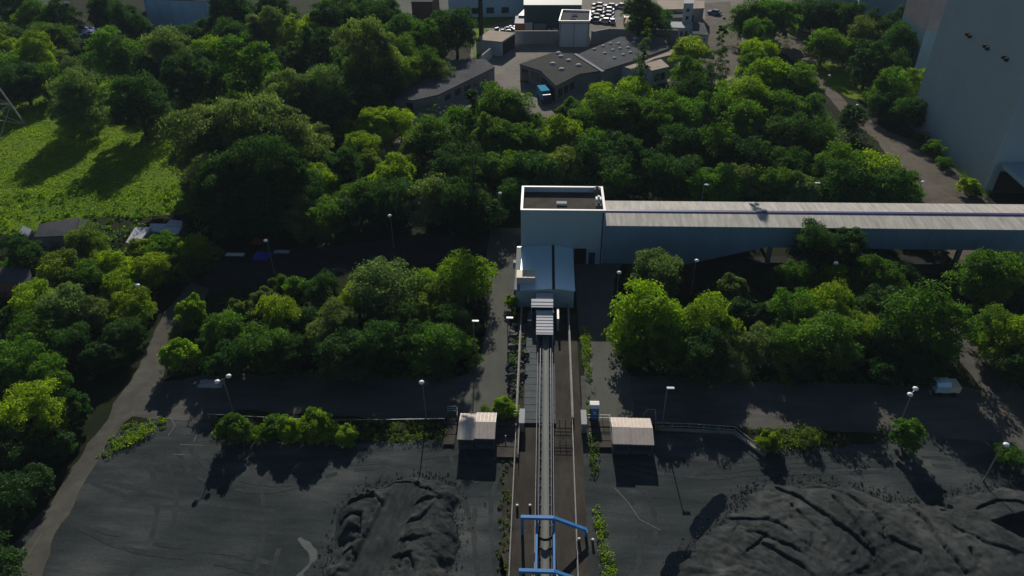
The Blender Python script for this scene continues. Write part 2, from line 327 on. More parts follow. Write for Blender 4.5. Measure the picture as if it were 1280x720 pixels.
# ---------------------------------------------------------------- coal heaps
def seg_d(px, py, poly):
    best = np.full(px.shape, 1e9); side = np.zeros(px.shape)
    for (ax, ay), (bx, by) in zip(poly[:-1], poly[1:]):
        dx, dy = bx-ax, by-ay; L = dx*dx+dy*dy
        t = np.clip(((px-ax)*dx+(py-ay)*dy)/L, 0, 1); qx = ax+t*dx; qy = ay+t*dy
        d = np.hypot(px-qx, py-qy); c = np.sign(dx*(py-ay)-dy*(px-ax))
        k = d < best; best[k] = d[k]; side[k] = c[k]
    return best, side
def inpoly(px, py, poly):
    r = np.zeros(px.shape, bool); n = len(poly)
    for i in range(n):
        x1, y1 = poly[i]; x2, y2 = poly[(i+1) % n]
        c = ((y1 > py) != (y2 > py)) & (px < (x2-x1)*(py-y1)/(y2-y1+1e-12)+x1); r ^= c
    return r
def fnoise(X, Y, s, seed, octv=4):
    out = np.zeros(X.shape)
    for i, (x, y) in enumerate(zip(X.flat, Y.flat)):
        out.flat[i] = noise.fractal(Vector((x*s, y*s, seed)), 1.0, 2.0, octv)
    return out
def heap(name, outline_px, step, hgt, run, lines, pits, label, extra=None, zb=.02):
    out = [P(*p) for p in outline_px]
    xs = [p[0] for p in out]; ys = [p[1] for p in out]
    X, Y = np.meshgrid(np.arange(min(xs)-1, max(xs)+1, step), np.arange(max(min(ys)-1, 24), max(ys)+1, step))
    n1 = fnoise(X, Y, .35, 1.3); n2 = fnoise(X, Y, 1.6, 4.4, 3); n3 = fnoise(X, Y, 5, 2.2, 2)*.015+np.abs(fnoise(X, Y, .9, 6.6, 4))*(.16 if step < .12 else .06)
    WX = X+n1*.9; WY = Y+fnoise(X, Y, .4, 8.1)*.9
    d, _ = seg_d(WX, WY, out+[out[0]]); ins = inpoly(WX, WY, out); d = np.where(ins, d, -d)
    t = np.clip(d/run, 0, 1); Z = hgt*(1-(1-t)**1.8)
    Z += np.where(d > 0, 1, 0)*np.clip(d/2, 0, 1)*(n1*.16+n2*.03+n3)
    WX2 = X+n2*.06+n1*.25; WY2 = Y+n1*.3
    for pts, dep_, wid, st in lines:        # slumped scarps: a step on one side plus an open crack
        pl = [P(*p) for p in pts]; dd, sg = seg_d(WX2, WY2, pl)
        Z -= dep_*np.exp(-(dd/(wid*(.8+.5*n1)))**2)*np.clip(d/1, 0, 1)
        Z += st*(.9 if step < .12 else .6)*sg*np.exp(-dd/1.1)*np.clip(d/1.5, 0, 1)
    for pts, dep_ in pits:
        pl = [P(*p) for p in pts]; dd, _ = seg_d(WX2, WY2, pl+[pl[0]]); ii = inpoly(WX2, WY2, pl)
        Z -= np.where(ii, dep_*np.clip(dd/.35, 0, 1), 0)
    if extra: Z = extra(X, Y, Z, d, n1, n2)
    Z = np.where(d > -.3, np.maximum(Z, -.3), -.3)+zb
    ny, nx = X.shape; idx = np.arange(nx*ny).reshape(ny, nx)
    keep = (d > -.45)
    kf = keep[:-1, :-1] & keep[1:, :-1] & keep[:-1, 1:] & keep[1:, 1:]
    q = np.stack([idx[:-1, :-1], idx[:-1, 1:], idx[1:, 1:], idx[1:, :-1]], -1)[kf]
    used = np.unique(q); mp = -np.ones(nx*ny, int); mp[used] = np.arange(len(used))
    V = np.stack([X.ravel(), Y.ravel(), Z.ravel()], -1)[used]
    me = bpy.data.meshes.new(name); me.from_pydata(V.tolist(), [], mp[q].tolist()); me.materials.append(M['coal'])
    me.polygons.foreach_set('use_smooth', [True]*len(me.polygons))
    o = bpy.data.objects.new(name, me); COL.objects.link(o); tag(o, label, 'coal heap', 'coal heaps on the storage yard'); return o
def ramp_down(X, Y, Z, d, a, b):       # vehicles have flattened a ramp down the middle
    pl = [P(512, 612), P(500, 640), P(480, 680), P(458, 730)]; dd, _ = seg_d(X, Y, pl)
    k = 1/(1+np.exp((dd-1.75)/.12)); top = 1.0+.05*a+.03*np.sin(dd*7)
    return np.where(d > .2, Z*(1-k)+np.minimum(Z, top)*k, Z)
heap('coal_heap', [(405, 740), (418, 690), (425, 650), (440, 628), (462, 612), (495, 603), (530, 598), (558, 603), (570, 622), (568, 655), (570, 680), (558, 720), (555, 770), (400, 780)], .11, 1.5, 2.8,
     [([(438, 632), (462, 616), (478, 612), (495, 608), (524, 611), (536, 618)], .35, .16, .22), ([(462, 616), (478, 638), (481, 648), (476, 657)], .3, .14, .12),
      ([(420, 664), (432, 652), (443, 648), (455, 653), (450, 680)], .35, .2, .2), ([(430, 672), (441, 665), (450, 669), (444, 700)], .3, .16, .15),
      ([(478, 632), (462, 670), (450, 720)], .2, .22, .1), ([(520, 620), (508, 660), (500, 720)], .25, .2, -.15),
      ([(518, 640), (537, 633)], .35, .16, .18), ([(510, 662), (528, 658), (534, 650)], .3, .14, .15), ([(505, 685), (520, 682)], .3, .14, .18), ([(500, 706), (514, 702), (516, 712)], .4, .15, .2),
      ([(428, 700), (440, 692), (446, 705)], .3, .15, .15)],
     [([(436, 633), (450, 624), (462, 618), (471, 620), (470, 634), (458, 633)], .9)],
     'ragged black coal heap with a flattened ramp down its middle, left of the conveyor',
     extra=ramp_down)
ridge_c = P(1010, 760)
def radial(X, Y, Z, d, a, b):
    ang = np.arctan2(Y-ridge_c[1], X-ridge_c[0]); rr = np.hypot(X-ridge_c[0], Y-ridge_c[1])
    k = np.sin(ang*9+a*1.6)+.6*np.sin(ang*23+a*3)+.4*np.sin(ang*57+a*5)+.25*np.sin(rr*5+a*4)
    return Z+np.clip(d/2, 0, 1)*.085*k*np.clip(rr/8, 0, 1)
heap('coal_heap', [(830, 745), (855, 700), (885, 668), (915, 640), (930, 618), (962, 606), (1010, 604), (1060, 608), (1100, 622), (1150, 630), (1200, 618), (1260, 610), (1330, 600), (1420, 640), (1500, 780), (1200, 860), (850, 860)], .12, 1.9, 8.5,
     [([(972, 613), (985, 622), (998, 628), (1019, 644), (1053, 677), (1087, 707)], .6, .16, .22), ([(1039, 628), (1060, 660), (1081, 697), (1095, 730)], .35, .15, .2),
      ([(1132, 628), (1138, 640), (1156, 659), (1170, 687), (1187, 711), (1200, 730)], .5, .16, .25), ([(905, 648), (930, 653), (959, 656), (984, 677)], .3, .13, .18),
      ([(950, 690), (975, 706), (1000, 724)], .4, .15, .22), ([(1098, 660), (1101, 685)], .35, .2, .15), ([(1110, 688), (1125, 695), (1143, 702), (1150, 716)], .4, .15, .25),
      ([(945, 675), (965, 683), (990, 700)], .35, .14, .2), ([(1008, 612), (1046, 615), (1081, 635), (1101, 673), (1110, 720)], .05, .3, .22), ([(985, 640), (1002, 660), (1015, 672)], .25, .12, .12),
      ([(930, 700), (945, 688), (955, 678)], .3, .15, .1), ([(1220, 640), (1250, 628), (1280, 636)], .3, .15, .2), ([(1205, 700), (1215, 720)], .3, .15, .15), ([(1190, 668), (1220, 690), (1250, 700)], .2, .2, .2)],
     [([(1232, 660), (1258, 652), (1330, 645), (1330, 690), (1275, 690), (1250, 676)], 1.7), ([(915, 668), (922, 655), (926, 660), (920, 673)], .5)],
     'broad black coal heap with long radiating cracks, right of the conveyor', extra=radial)

# ---------------------------------------------------------------- transfer tower
ty0 = 1.533*H; ty1 = 1.654*H; TH = 9.75
tx0 = P(651, 262, TH)[0]; tx1 = P(757, 262, TH)[0]
T = empty('transfer_tower', ((tx0+tx1)/2, (ty0+ty1)/2, 0), 'tall blue-grey box building with a white-rimmed flat roof at the head of the conveyor', 'building')
m = MB(); m.box(tx0, tx1, ty0, ty1, 0, TH-1.0)
for i in range(13):
    x = tx0+(tx1-tx0)*(i+.5)/13; m.box(x-.03, x+.03, ty0-.03, ty0, 0, TH-.12)
m.build('wall', M['wall_blue'], T)
pr = MB()
for a in ((tx0, tx1, ty0, ty0+.25), (tx0, tx1, ty1-.25, ty1), (tx0, tx0+.25, ty0+.25, ty1-.25), (tx1-.25, tx1, ty0+.25, ty1-.25)): pr.box(*a, TH-1.0, TH-.09)
pw = pr.build('parapet', M['wall_blue'], T)
pr = MB()
for a in ((tx0-.05, tx1+.05, ty0-.05, ty0+.32), (tx0-.05, tx1+.05, ty1-.32, ty1+.05), (tx0-.05, tx0+.32, ty0+.32, ty1-.32), (tx1-.32, tx1+.05, ty0+.32, ty1-.32)): pr.box(*a, TH-.09, TH)
pr.build('coping', M['pink_white'], pw)
MB().box(tx0+.25, tx1-.25, ty0+.25, ty1-.25, TH-1.0, TH-.95).build('roof_deck', M['deck'], T)
hx, hy = P(702, 255, TH-.9); MB().box(hx-.8, hx+.8, hy-.4, hy+.4, TH-.95, TH-.6).build('roof_hatch', M['cabin_grey'], T)
for k, (qx, qy, hh) in enumerate(((748, 252, .8), (748, 258, .5), (746, 242, 1.1))):
    hx, hy = P(qx, qy, TH-.8); m = MB(); m.box(hx-.45, hx+.45, hy-.45, hy+.45, TH-.95, TH-.95+hh)
    m.rod((hx, hy, TH-.95+hh), (hx, hy, TH-.6+hh), .2, n=8); m.build('ventilator', M['steel'] if k else M['white'], T)
dx0 = P(735, 316, 1)[0]
MB().box(dx0-2.3, dx0-.4, ty0-.06, ty0-.003, 0, 2.9).build('door', M['dark'], T)
MB().box(dx0+.0, dx0+1.0, ty0-.07, ty0-.003, 0, 2.2).build('door', M['navy'], T)
MB().rod((tx1-.3, ty0-.15, 0), (tx1-.3, ty0-.15, TH-.4), .09, n=8).build('drainpipe', M['navy'], T)

# ---------------------------------------------------------------- conveyor gallery
gy0, gy1 = ty0+.25, ty1-.15; GH = 7.0; gx1 = 96
xa = P(855, 322)[0]; xb = P(955, 305, 3.4)[0]
G = empty('conveyor_gallery', (tx1+20, (gy0+gy1)/2, 0), 'long raised blue-grey gallery with a pale ribbed roof running right from the tower', 'building')
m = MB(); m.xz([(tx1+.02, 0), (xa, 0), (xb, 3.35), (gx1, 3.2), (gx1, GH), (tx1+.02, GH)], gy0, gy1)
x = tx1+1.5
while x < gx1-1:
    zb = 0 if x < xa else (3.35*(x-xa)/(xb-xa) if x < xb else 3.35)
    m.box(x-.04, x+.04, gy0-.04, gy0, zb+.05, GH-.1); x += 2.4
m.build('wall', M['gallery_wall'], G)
ym = (gy0+gy1)/2
m = MB(); m.yz([(gy0-.3, GH+.003), (gy1+.3, GH+.003), (gy1+.3, GH+.12), (ym, GH+.5), (gy0-.3, GH+.12)], tx1+.02, gx1)
x = tx1+.6
while x < gx1:
    m.yz([(gy0-.3, GH+.12), (ym, GH+.5), (gy1+.3, GH+.12), (gy1+.3, GH+.145), (ym, GH+.525), (gy0-.3, GH+.145)], x-.035, x+.035); x += 1.0
rf = m.build('roof', M['gallery_roof'], G)
MB().box(tx1+.02, gx1, ym-.28, ym+.28, GH+.48, GH+.62).build('ridge_cap', M['violet'], rf)
for x in (xb+1, xb+14, xb+30, xb+46):
    for yy in (gy0+.6, gy1-.6):
        MB().box(x-.3, x+.3, yy-.3, yy+.3, 0, 3.3).build('pillar', M['concrete'], G)

# ---------------------------------------------------------------- annex (drive station)
ay1 = ty0-.06; ay0 = 1.35*H; AH = 3.1
ax0 = P(643, 367, AH)[0]; ax1 = P(719, 365, AH)[0]; axr = P(692, 360, AH+.45)[0]
A = empty('drive_station', ((ax0+ax1)/2, (ay0+ay1)/2, 0), 'low building with pale blue metal roof in front of the tower', 'building')
MB().xz([(ax0+.15, 0), (ax1-.15, 0), (ax1-.15, AH-.05), (axr, AH+.35), (ax0+.15, AH-.05)], ay0+.15, ay1).build('wall', M['wall_blue'], A)
m = MB(); m.xz([(ax0, AH-.03), (axr-.22, AH+.38), (axr-.22, AH+.48), (ax0, AH+.07)], ay0-.1, ay1)
m.xz([(axr+.22, AH+.38), (ax1, AH-.03), (ax1, AH+.07), (axr+.22, AH+.48)], ay0-.1, ay1)
n = 22
for i in range(n):
    for (xs_, zs_, xe_, ze_) in ((ax0, AH+.07, axr-.22, AH+.48), (axr+.22, AH+.48, ax1, AH+.07)):
        if xs_ == ax0 and i < 14 or xs_ != ax0 and i < 6:
            k = (i+.5)/(14 if xs_ == ax0 else 6); x = xs_+(xe_-xs_)*k; z = zs_+(ze_-zs_)*k
            m.box(x-.02, x+.02, ay0-.08, ay1-.02, z-.02, z+.045)
rf = m.build('roof', M['annex_roof'], A)
MB().box(axr-.19, axr+.19, ay0-.12, ay1-.02, AH+.3, AH+.42).build('gutter', M['dark'], rf)
MB().box(ax0-.06, ax0+.75, ay0-.13, ay1-.3, AH-.08, AH+.2).build('glare_cover', M['wall_grey'], rf)  # grey cover added to tone down the sunlit sliver of roof edge
bx0, by0 = P(646, 356, AH+.1); bx1 = P(668, 356, AH+.1)[0]
u = MB().box(bx0, bx1, by0, by0+1.9, AH+.1, AH+1.35).build('roof_unit', M['cabin_grey'], A)
MB().box(bx0-.06, bx1+.06, by0-.06, by0+1.96, AH+1.35, AH+1.42).build('lid', M['cream'], u)  # pale top puts the sunlight on the grey unit into its colour
MB().box((bx0+bx1)/2-.03, (bx0+bx1)/2+.03, by0-.02, by0+1.9, AH+1.423, AH+1.45).build('seam', M['rail'], u)
fx = P(640, 330, 2.5); MB().box(ax0-.5, ax0+.1, fx[1]-.4, fx[1]+.4, 1.9, 3.0).build('wall_box', M['cabin_grey'], A)

# ---------------------------------------------------------------- hood over the conveyor
def X_at(px, py, z): return P(px, py, z)[0]
C = empty('conveyor_hood', (-.3, 80, 0), 'pale corrugated metal hood covering the conveyor where it enters the low building', 'hood')
def hood(x0, x1, ya, yb, za, zb, seg, m_):
    m = MB(); n = int((yb-ya)/.33)
    for i in range(n):
        y0 = ya+(yb-ya)*i/n; y1 = ya+(yb-ya)*(i+1)/n; z0 = za+(zb-za)*i/n
        m.box(x0, x1, y0, y1-.03, z0-.08, z0+(.05 if i % 2 else .0))
    m.box(x0, x0+.06, ya, yb, .9, za-.08); m.box(x1-.06, x1, ya, yb, .9, za-.08)
    return m.build(seg, m_, C)
yh0 = P(680, 418, 2.2)[1]; yh1 = P(680, 391, 2.3)[1]; yh2 = P(680, 384, 2.9)[1]; yh3 = P(680, 374, 2.9)[1]
hood(X_at(670, 418, 2.2), X_at(691.5, 418, 2.2), yh0, yh1, 2.2, 2.3, 'lower_roof', M['tin'])
m = MB(); m.box(X_at(670, 390, 2.4), X_at(692, 390, 2.4), yh1+.02, yh2-.02, 2.25, 2.4); m.build('blue_panel', M['annex_roof'], C)
hood(X_at(664, 384, 2.9), X_at(691.5, 384, 2.9), yh2, yh3, 2.9, 3.0, 'upper_roof', M['tin'])
hood(X_at(670, 373, 3.0), X_at(691, 373, 3.0), yh3+.02, ay0-.12, 2.8, 2.9, 'rear_roof', M['tin'])
MB().box(X_at(696, 392, 1.5), X_at(698.5, 392, 1.5), yh1-1.2, yh1+1.2, 0, 2.2).build('ladder_frame', M['rail'], C)
MB().box(X_at(660, 392, 1.5), X_at(666, 392, 1.5), yh1-.8, yh1+.8, 0, 1.5).build('motor_box', M['steel'], C)

# ---------------------------------------------------------------- belt conveyor
K = empty('belt_conveyor', (-.2, 60, 0), 'long belt conveyor with navy side frames running from the low building towards the camera', 'conveyor')
bz = 1.15; bxl, bxr = X_at(676.5, 640, bz), X_at(686.5, 640, bz)
yk1 = ay0-.2; yk0 = 24
m = MB(); n = 10; xc = (bxl+bxr)/2; hw = (bxr-bxl)/2
pts = [(xc-hw+2*hw*i/n, bz+.16*abs(2*i/n-1)**2) for i in range(n+1)]
m.xz(pts+[(x, z-.03) for x, z in pts[::-1]], yk0, yk1-4); m.build('belt', M['belt'], K)
m = MB()
for x in (bxl-.33, bxr+.2):
    m.box(x, x+.10, yk0, yk1-3.5, bz-.45, bz-.33); m.box(x, x+.10, yk0, yk1-3.5, bz+.05, bz+.15)
    y = yk0
    while y < yk1-3.5: m.beam((x+.05, y, bz-.35), (x+.05, y+.7, bz+.07), .06, .06); m.beam((x+.05, y+.7, bz-.35), (x+.05, y+.7, bz+.07), .06, .06); y += .7
m.build('side_frame', M['navy'], K)
def repeat(first, n, dy):
    for i in range(1, n):
        c = first.copy(); COL.objects.link(c); c.parent = first.parent; c.location = (first.location[0], first.location[1]+dy*i, first.location[2])
repeat(MB().rod((bxl-.3, yk0, bz-.1), (bxr+.3, yk0, bz-.1), .06, n=6).build('roller', M['dark'], K), 45, 1.3)
for x in (bxl-.28, bxr+.25): repeat(MB().box(x-.05, x+.05, yk0, yk0+.1, 0, bz-.45).build('support_leg', M['steel'], K), 20, 3)
for x, nm in ((bxl-.62, 'cable_rail'), (bxr+.5, 'cable_rail')):
    m = MB(); m.rod((x, yk0, 1.0), (x, yk1-4, 1.0), .035, n=6); y = yk0
    while y < yk1-4: m.rod((x, y, 0), (x, y, 1.0), .03, n=5); y += 2.0
    m.build(nm, M['rail'], K)
pan0 = P(680, 531)[1]
m = MB(); m.box(-1.8, bxr+.85, pan0, yk1-1, .03, .30)
y = pan0+.6
while y < yk1-1: m.box(-1.78, bxr+.83, y, y+.05, .30, .325); y += 1.25
m.build('drip_pan', M['steel'], K)

# lane walls
def lane_wall(x0, x1, ya, yb, h0, label, mt='concrete'):
    o = empty('lane_wall', ((x0+x1)/2, (ya+yb)/2, 0), label, 'wall', 'low concrete walls along the conveyor lane')
    m = MB(); y = ya
    while y < yb-.1:
        e = min(y+4, yb); m.box(x0, x1, y, e-.03, 0, h0); y = e
    m.build('wall', M[mt], o)
    m = MB(); m.rod(((x0+x1)/2, ya, h0+.35), ((x0+x1)/2, yb, h0+.35), .03, n=5); y = ya
    while y < yb: m.rod(((x0+x1)/2, y, h0), ((x0+x1)/2, y, h0+.35), .025, n=4); y += 2
    m.build('top_rail', M['rail'], o)
lw0 = P(684, 527)[1]
lane_wall(XL-.32, XL-.02, lw0, yk1-.5, .75, 'low concrete wall along the far left side of the conveyor lane, near the hood')
lane_wall(XR+.02, XR+.32, lw0, yk1+1, .75, 'low concrete wall along the far right side of the conveyor lane, near the hood')
lane_wall(XL-.24, XL-.08, yk0, lw0-.1, .3, 'thin concrete kerb wall left of the conveyor, passing under the blue portals')
lane_wall(XR+.05, XR+.2, yk0, lw0-.1, .3, 'thin concrete kerb wall right of the conveyor, passing under the blue portals')
for x, lb in ((X_at(652.5, 525, 1), 'concrete gate pier left of the conveyor beside the left cabin walkway'), (X_at(729.5, 525, 1), 'concrete gate pier right of the conveyor beside the right cabin walkway')):
    yy = P(684, 540)[1]; o = empty('gate_pier', (x, yy, 0), lb, 'pier', 'concrete gate piers')
    MB().box(x-.28, x+.28, yy-.1, yy+2.2, 0, 1.5).build('pier', M['concrete'], o); MB().box(x-.33, x+.33, yy-.15, yy+2.25, 1.5, 1.58).build('cap', M['cabin_grey'], o)
    
# barriers across the lane
def rail_fence(name, pts, h, label, cat='railing', bars=2, sp=1.8, r=.035, mt='rail', group=None):
    a = pts[0]; o = empty(name, (a[0], a[1], 0), label, cat, group); m = MB(); pm = MB()
    for (x0, y0), (x1, y1) in zip(pts[:-1], pts[1:]):
        L = math.hypot(x1-x0, y1-y0); n = max(1, round(L/sp))
        for k in range(bars):
            z = h*(k+1)/bars; m.rod((x0, y0, z), (x1, y1, z), r, n=5)
        for i in range(n+1): MB().rod((x0+(x1-x0)*i/n, y0+(y1-y0)*i/n, 0), (x0+(x1-x0)*i/n, y0+(y1-y0)*i/n, h), r*1.2, n=5).build('post', M[mt], o)
    m.build('rail', M[mt], o); return o
rail_fence('lane_barrier', [(bxr+.6, P(684, 531)[1]), (XR, P(684, 531)[1])], .9, 'rusty tube barrier across the lane, farther of the two beside the belt', 'barrier', 3, .8, mt='steel')
rail_fence('lane_barrier', [(bxr+.6, P(684, 556)[1]), (XR, P(684, 556)[1])], .8, 'rusty tube barrier across the lane, nearer of the two beside the belt', 'barrier', 3, .8, mt='steel')

# ---------------------------------------------------------------- blue portals
def portal(y, label, right=True):
    z = 2.9; xl = P(653, 646, z)[0]; xk = P(692, 646, z)[0]; xr = P(733, 664, .9)[0]
    o = empty('portal_frame', ((xl+xr)/2, y, 0), label, 'portal frame', 'blue portal frames over the conveyor')
    bw, bh = .34, .34
    m = MB(); m.beam((xl-.17, y, z-.17), (xk, y, z-.17), bw, bh); m.build('crossbeam', M['blue'], o)
    MB().beam((xk+.01, y-.002, z-.17), (xr, y-.002, .95), bw-.01, bh-.01).build('sloping_beam', M['blue'], o)
    MB().box(xl-.16, xl+.14, y-.15, y+.15, 0, z-.343).build('post', M['blue'], o)
    MB().box(xr-.16, xr+.14, y-.15, y+.15, 0, .80).build('post', M['blue'], o)
    for x in (bxl-.45, bxr+.45): MB().box(x-.1, x+.1, y-.1, y+.1, 0, z-.344).build('hanger', M['blue'], o)
    return o
yp = P(684, 646, 2.9)[1]; yp2 = P(684, 713, 2.9)[1]
portal(yp, 'bright blue steel portal frame over the belt, the far one, clear of the photo edge')
o = portal(yp2, 'bright blue steel portal frame over the belt, the near one at the photo edge')
for sx in (1, -1):
    x = bxl-.45 if sx > 0 else bxr+.45
    MB().beam((x-1.2*sx, yp2-1.6, 2.7), (x-.1*sx, yp2-.2, 2.7), .08, .08).build('brace', M['rail'], o)
for x, lb in ((bxl-.45, 'light blue side girder joining the two portals, left of the belt'), (bxr+.45, 'light blue side girder joining the two portals, right of the belt')):
    o = empty('side_girder', (x, yp, 0), lb, 'girder', 'blue side girders'); m = MB()
    m.box(x-.11, x+.11, yp2+.2, yp-.2, 2.0, 2.2); m.build('top_chord', M['blue'], o)
    m = MB(); yy = yp2+.3
    while yy < yp-.3: m.box(x-.05, x+.05, yy, yy+.07, 1.4, 2.0); yy += .35
    m.box(x-.05, x+.05, yp2+.2, yp-.2, 1.3, 1.4); m.build('lattice', M['navy'], o)
m = MB(); ring = []
yr = P(680, 668, 1.8)[1]
pts = [(xc+.78*math.cos(a), yr+.65*math.sin(a)) for a in [math.pi+math.pi*i/12 for i in range(13)]]
pts = [(pts[0][0], yr+1.3)]+pts+[(pts[-1][0], yr+1.3)]
for (a0, b0), (a1, b1) in zip(pts[:-1], pts[1:]): m.rod((a0, b0, 1.8), (a1, b1, 1.8), .13, n=8)
m.build('rubber_loop', M['dark'], origin=Vector((xc, yr, 1.8)), label='black rubber U-shaped skirt hanging over the belt below the far portal', cat='rubber skirt')
def bollard():
    o = empty('bollard', (0, 0, 0)); MB().rod((0, 0, 0), (0, 0, .55), .14, n=8).build('post', M['steel'], o)
    MB().dome((0, 0, .55), .17, .1, 8, 2).build('cap', M['white'], o); return o
b0 = bollard()
for i, (px, py, lb) in enumerate(((646.5, 632, 'white-capped bollard outside the left kerb, leftmost of the four'), (662.5, 632, 'white-capped bollard just inside the left kerb behind the portal'), (724, 674, 'white-capped bollard inside the right kerb under the sloping beam'), (741, 675, 'white-capped bollard outside the right kerb beside the weeds'))):
    o = b0 if i == 0 else copy_tree(b0); x, y = P(px, py, .5); o.location = (x, y, 0.03); tag(o, lb, 'bollard', 'white-capped bollards by the portal')

# ---------------------------------------------------------------- cabins
def gable_x(m, x0, x1, y0, y1, ze, zr, t=.09):
    ymid = (y0+y1)/2
    return m.yz([(y0, ze), (ymid, zr), (y1, ze), (y1, ze+t), (ymid, zr+t), (y0, ze+t)], x0, x1)
def cabin(xa_, xm_, xb_, yf, dp, lbl, swap):
    o = empty('control_cabin', ((xa_+xb_)/2, yf+dp/2, 0), lbl, 'cabin', 'twin-roofed cabins beside the conveyor')
    for k, (x0, x1, dz, dy) in enumerate(((xa_, xm_-.015, 0 if not swap else .12, 0), (xm_+.015, xb_, .12 if not swap else 0, .08))):
        y0, y1 = yf+dy, yf+dp+dy; ymid = (y0+y1)/2
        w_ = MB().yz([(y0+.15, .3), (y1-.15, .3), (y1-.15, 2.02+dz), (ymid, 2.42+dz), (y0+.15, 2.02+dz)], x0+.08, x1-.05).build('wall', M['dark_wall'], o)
        MB().box(x0+.3, x1-.3, y0+.13, y0+.148, 1.0, 1.8).build('window', M['glass'], w_)
        rf_ = gable_x(MB(), x0, x1, y0, y1, 1.98+dz, 2.54+dz).build('roof', M['cabin_roof'], o)
        m = MB(); i = x0+.1
        while i < x1-.05: m.yz([(y0-.01, 2.07+dz), (ymid, 2.63+dz), (y1+.01, 2.07+dz), (y1+.01, 2.10+dz), (ymid, 2.66+dz), (y0-.01, 2.10+dz)], i, i+.03); i += .45
        m.build('roof_seams', M['rail'], rf_)
    for x in (xa_+.3, xb_-.3):
        for y in (yf+.5, yf+dp-.5): MB().box(x-.12, x+.12, y-.12, y+.12, 0, .3).build('footing', M['concrete'], o)
    return o
yf = .915*H
cabin(X_at(571, 551, 2.1), X_at(592, 551, 2.1), X_at(618.5, 551, 2.1), yf, 4.2, 'twin-roofed grey cabin with peach roof backs, left of the conveyor', False)
yf2 = P(790, 556, 2.1)[1]
cabin(X_at(766, 556, 2.1), X_at(789, 556, 2.1), X_at(818, 556, 2.1), yf2, 4.2, 'twin-roofed grey cabin with tan roof backs, right of the conveyor', True)
def walkway(x0, x1, y0, y1, label, z=.35, mt='deck', rails=True, beams=3):
    o = empty('walkway', ((x0+x1)/2, (y0+y1)/2, 0), label, 'walkway', 'low walkways beside the cabins')
    m = MB(); n = beams
    for i in range(n):
        a = y0+(y1-y0)*i/n; m.box(x0, x1, a, a+(y1-y0)/n-.12, z-.12, z)
    m.build('deck', M[mt], o)
    for x in (x0+.1, x1-.1):
        for y in (y0+.1, y1-.1): MB().box(x-.08, x+.08, y-.08, y+.08, 0, z-.12).build('post', M['concrete'], o)
    if rails:
        m = MB()
        for zz in (z+.5, z+.95): m.rod((x0, y1, zz), (x1, y1, zz), .03, n=5); m.rod((x1-.1, y0, zz), (x1-.1, y1, zz), .03, n=5)
        k = x0
        while k <= x1+.01: m.rod((k, y1, z), (k, y1, z+.95), .03, n=5); k += (x1-x0)/3
        m.build('railing', M['rail'], o)
    return o
walkway(X_at(619.5, 540, .4), X_at(650, 540, .4), P(684, 575)[1], P(684, 524)[1], 'slatted timber walkway with tube railing between left cabin and the lane', beams=4)
walkway(X_at(735, 540, .4), X_at(764, 540, .4), P(684, 560)[1], P(684, 527)[1], 'slatted timber walkway with tube railing between right cabin and the lane', beams=4)
walkway(X_at(556, 540, .3), X_at(570, 540, .3), P(684, 560)[1], P(684, 522)[1], 'brown stepped platform on the far side of the left cabin', z=.28, mt='brown_deck', rails=False)
rail_fence('stair_rail', [P(560, 516), P(572, 516), P(572, 527)], 1.1, 'small square railing cage behind the left cabin', 'railing', 3, .8)
rail_fence('stair_rail', [P(803, 527), P(808, 520), P(818, 520), P(819, 530)], 1.1, 'bent tube railing rising behind the right cabin', 'railing', 1, .9)
rail_fence('yard_railing', [P(819, 536), P(860, 537), P(917, 541), P(936, 556), P(956, 570)], 1.0, 'long grey tube railing running right from the right cabin then bending forward', 'railing', 2, 1.6)
mq = [P(819, 537), P(917, 542), P(956, 571)]
o = empty('kerb_wall', (*mq[0], 0), 'low concrete edge wall below the long tube railing', 'wall'); m = MB()
for a, b in zip(mq[:-1], mq[1:]): m.beam((*a, .15), (*b, .15), .3, .3)
m.build('wall', M['concrete'], o)
rail_fence('yard_railing', [P(262, 524), P(400, 532), P(556, 530)], .9, 'thin grey railing hidden in the weeds left of the left cabin', 'railing', 1, 3.5)
for (px, py, lb) in ((650, 524, 'short white post beside the left gate pier'), (737, 545, 'short white post beside the right gate pier'), (632, 548, 'short white post on the left walkway')):
    x, y = P(px, py, .5); o = empty('marker_post', (x, y, 0), lb, 'post'); MB().rod((x, y, 0), (x, y, .9), .06, n=6).build('post', M['rail'], o); MB().dome((x, y, .9), .1, .1, 8, 2).build('cap', M['white'], o)
# toilet cabin
x, y = P(742, 522); o = empty('portable_toilet', (x, y, 0), 'small blue portable toilet with white domed top near the right cabin', 'portable toilet')
MB().box(x-.52, x+.52, y-.55, y+.55, .02, 2.05).build('body', M['navy'], o)
d_ = MB().box(x-.38, x+.38, y-.58, y-.553, .15, 1.95).build('door', M['blue'], o)
MB().box(x-.12, x+.18, y-.6, y-.583, 1.2, 1.5).build('sign', M['white'], d_)
MB().yz([(y-.6, 2.05), (y+.6, 2.05), (y+.6, 2.2), (y+.3, 2.4), (y-.3, 2.4), (y-.6, 2.2)], x-.56, x+.56).build('roof', M['white'], o)

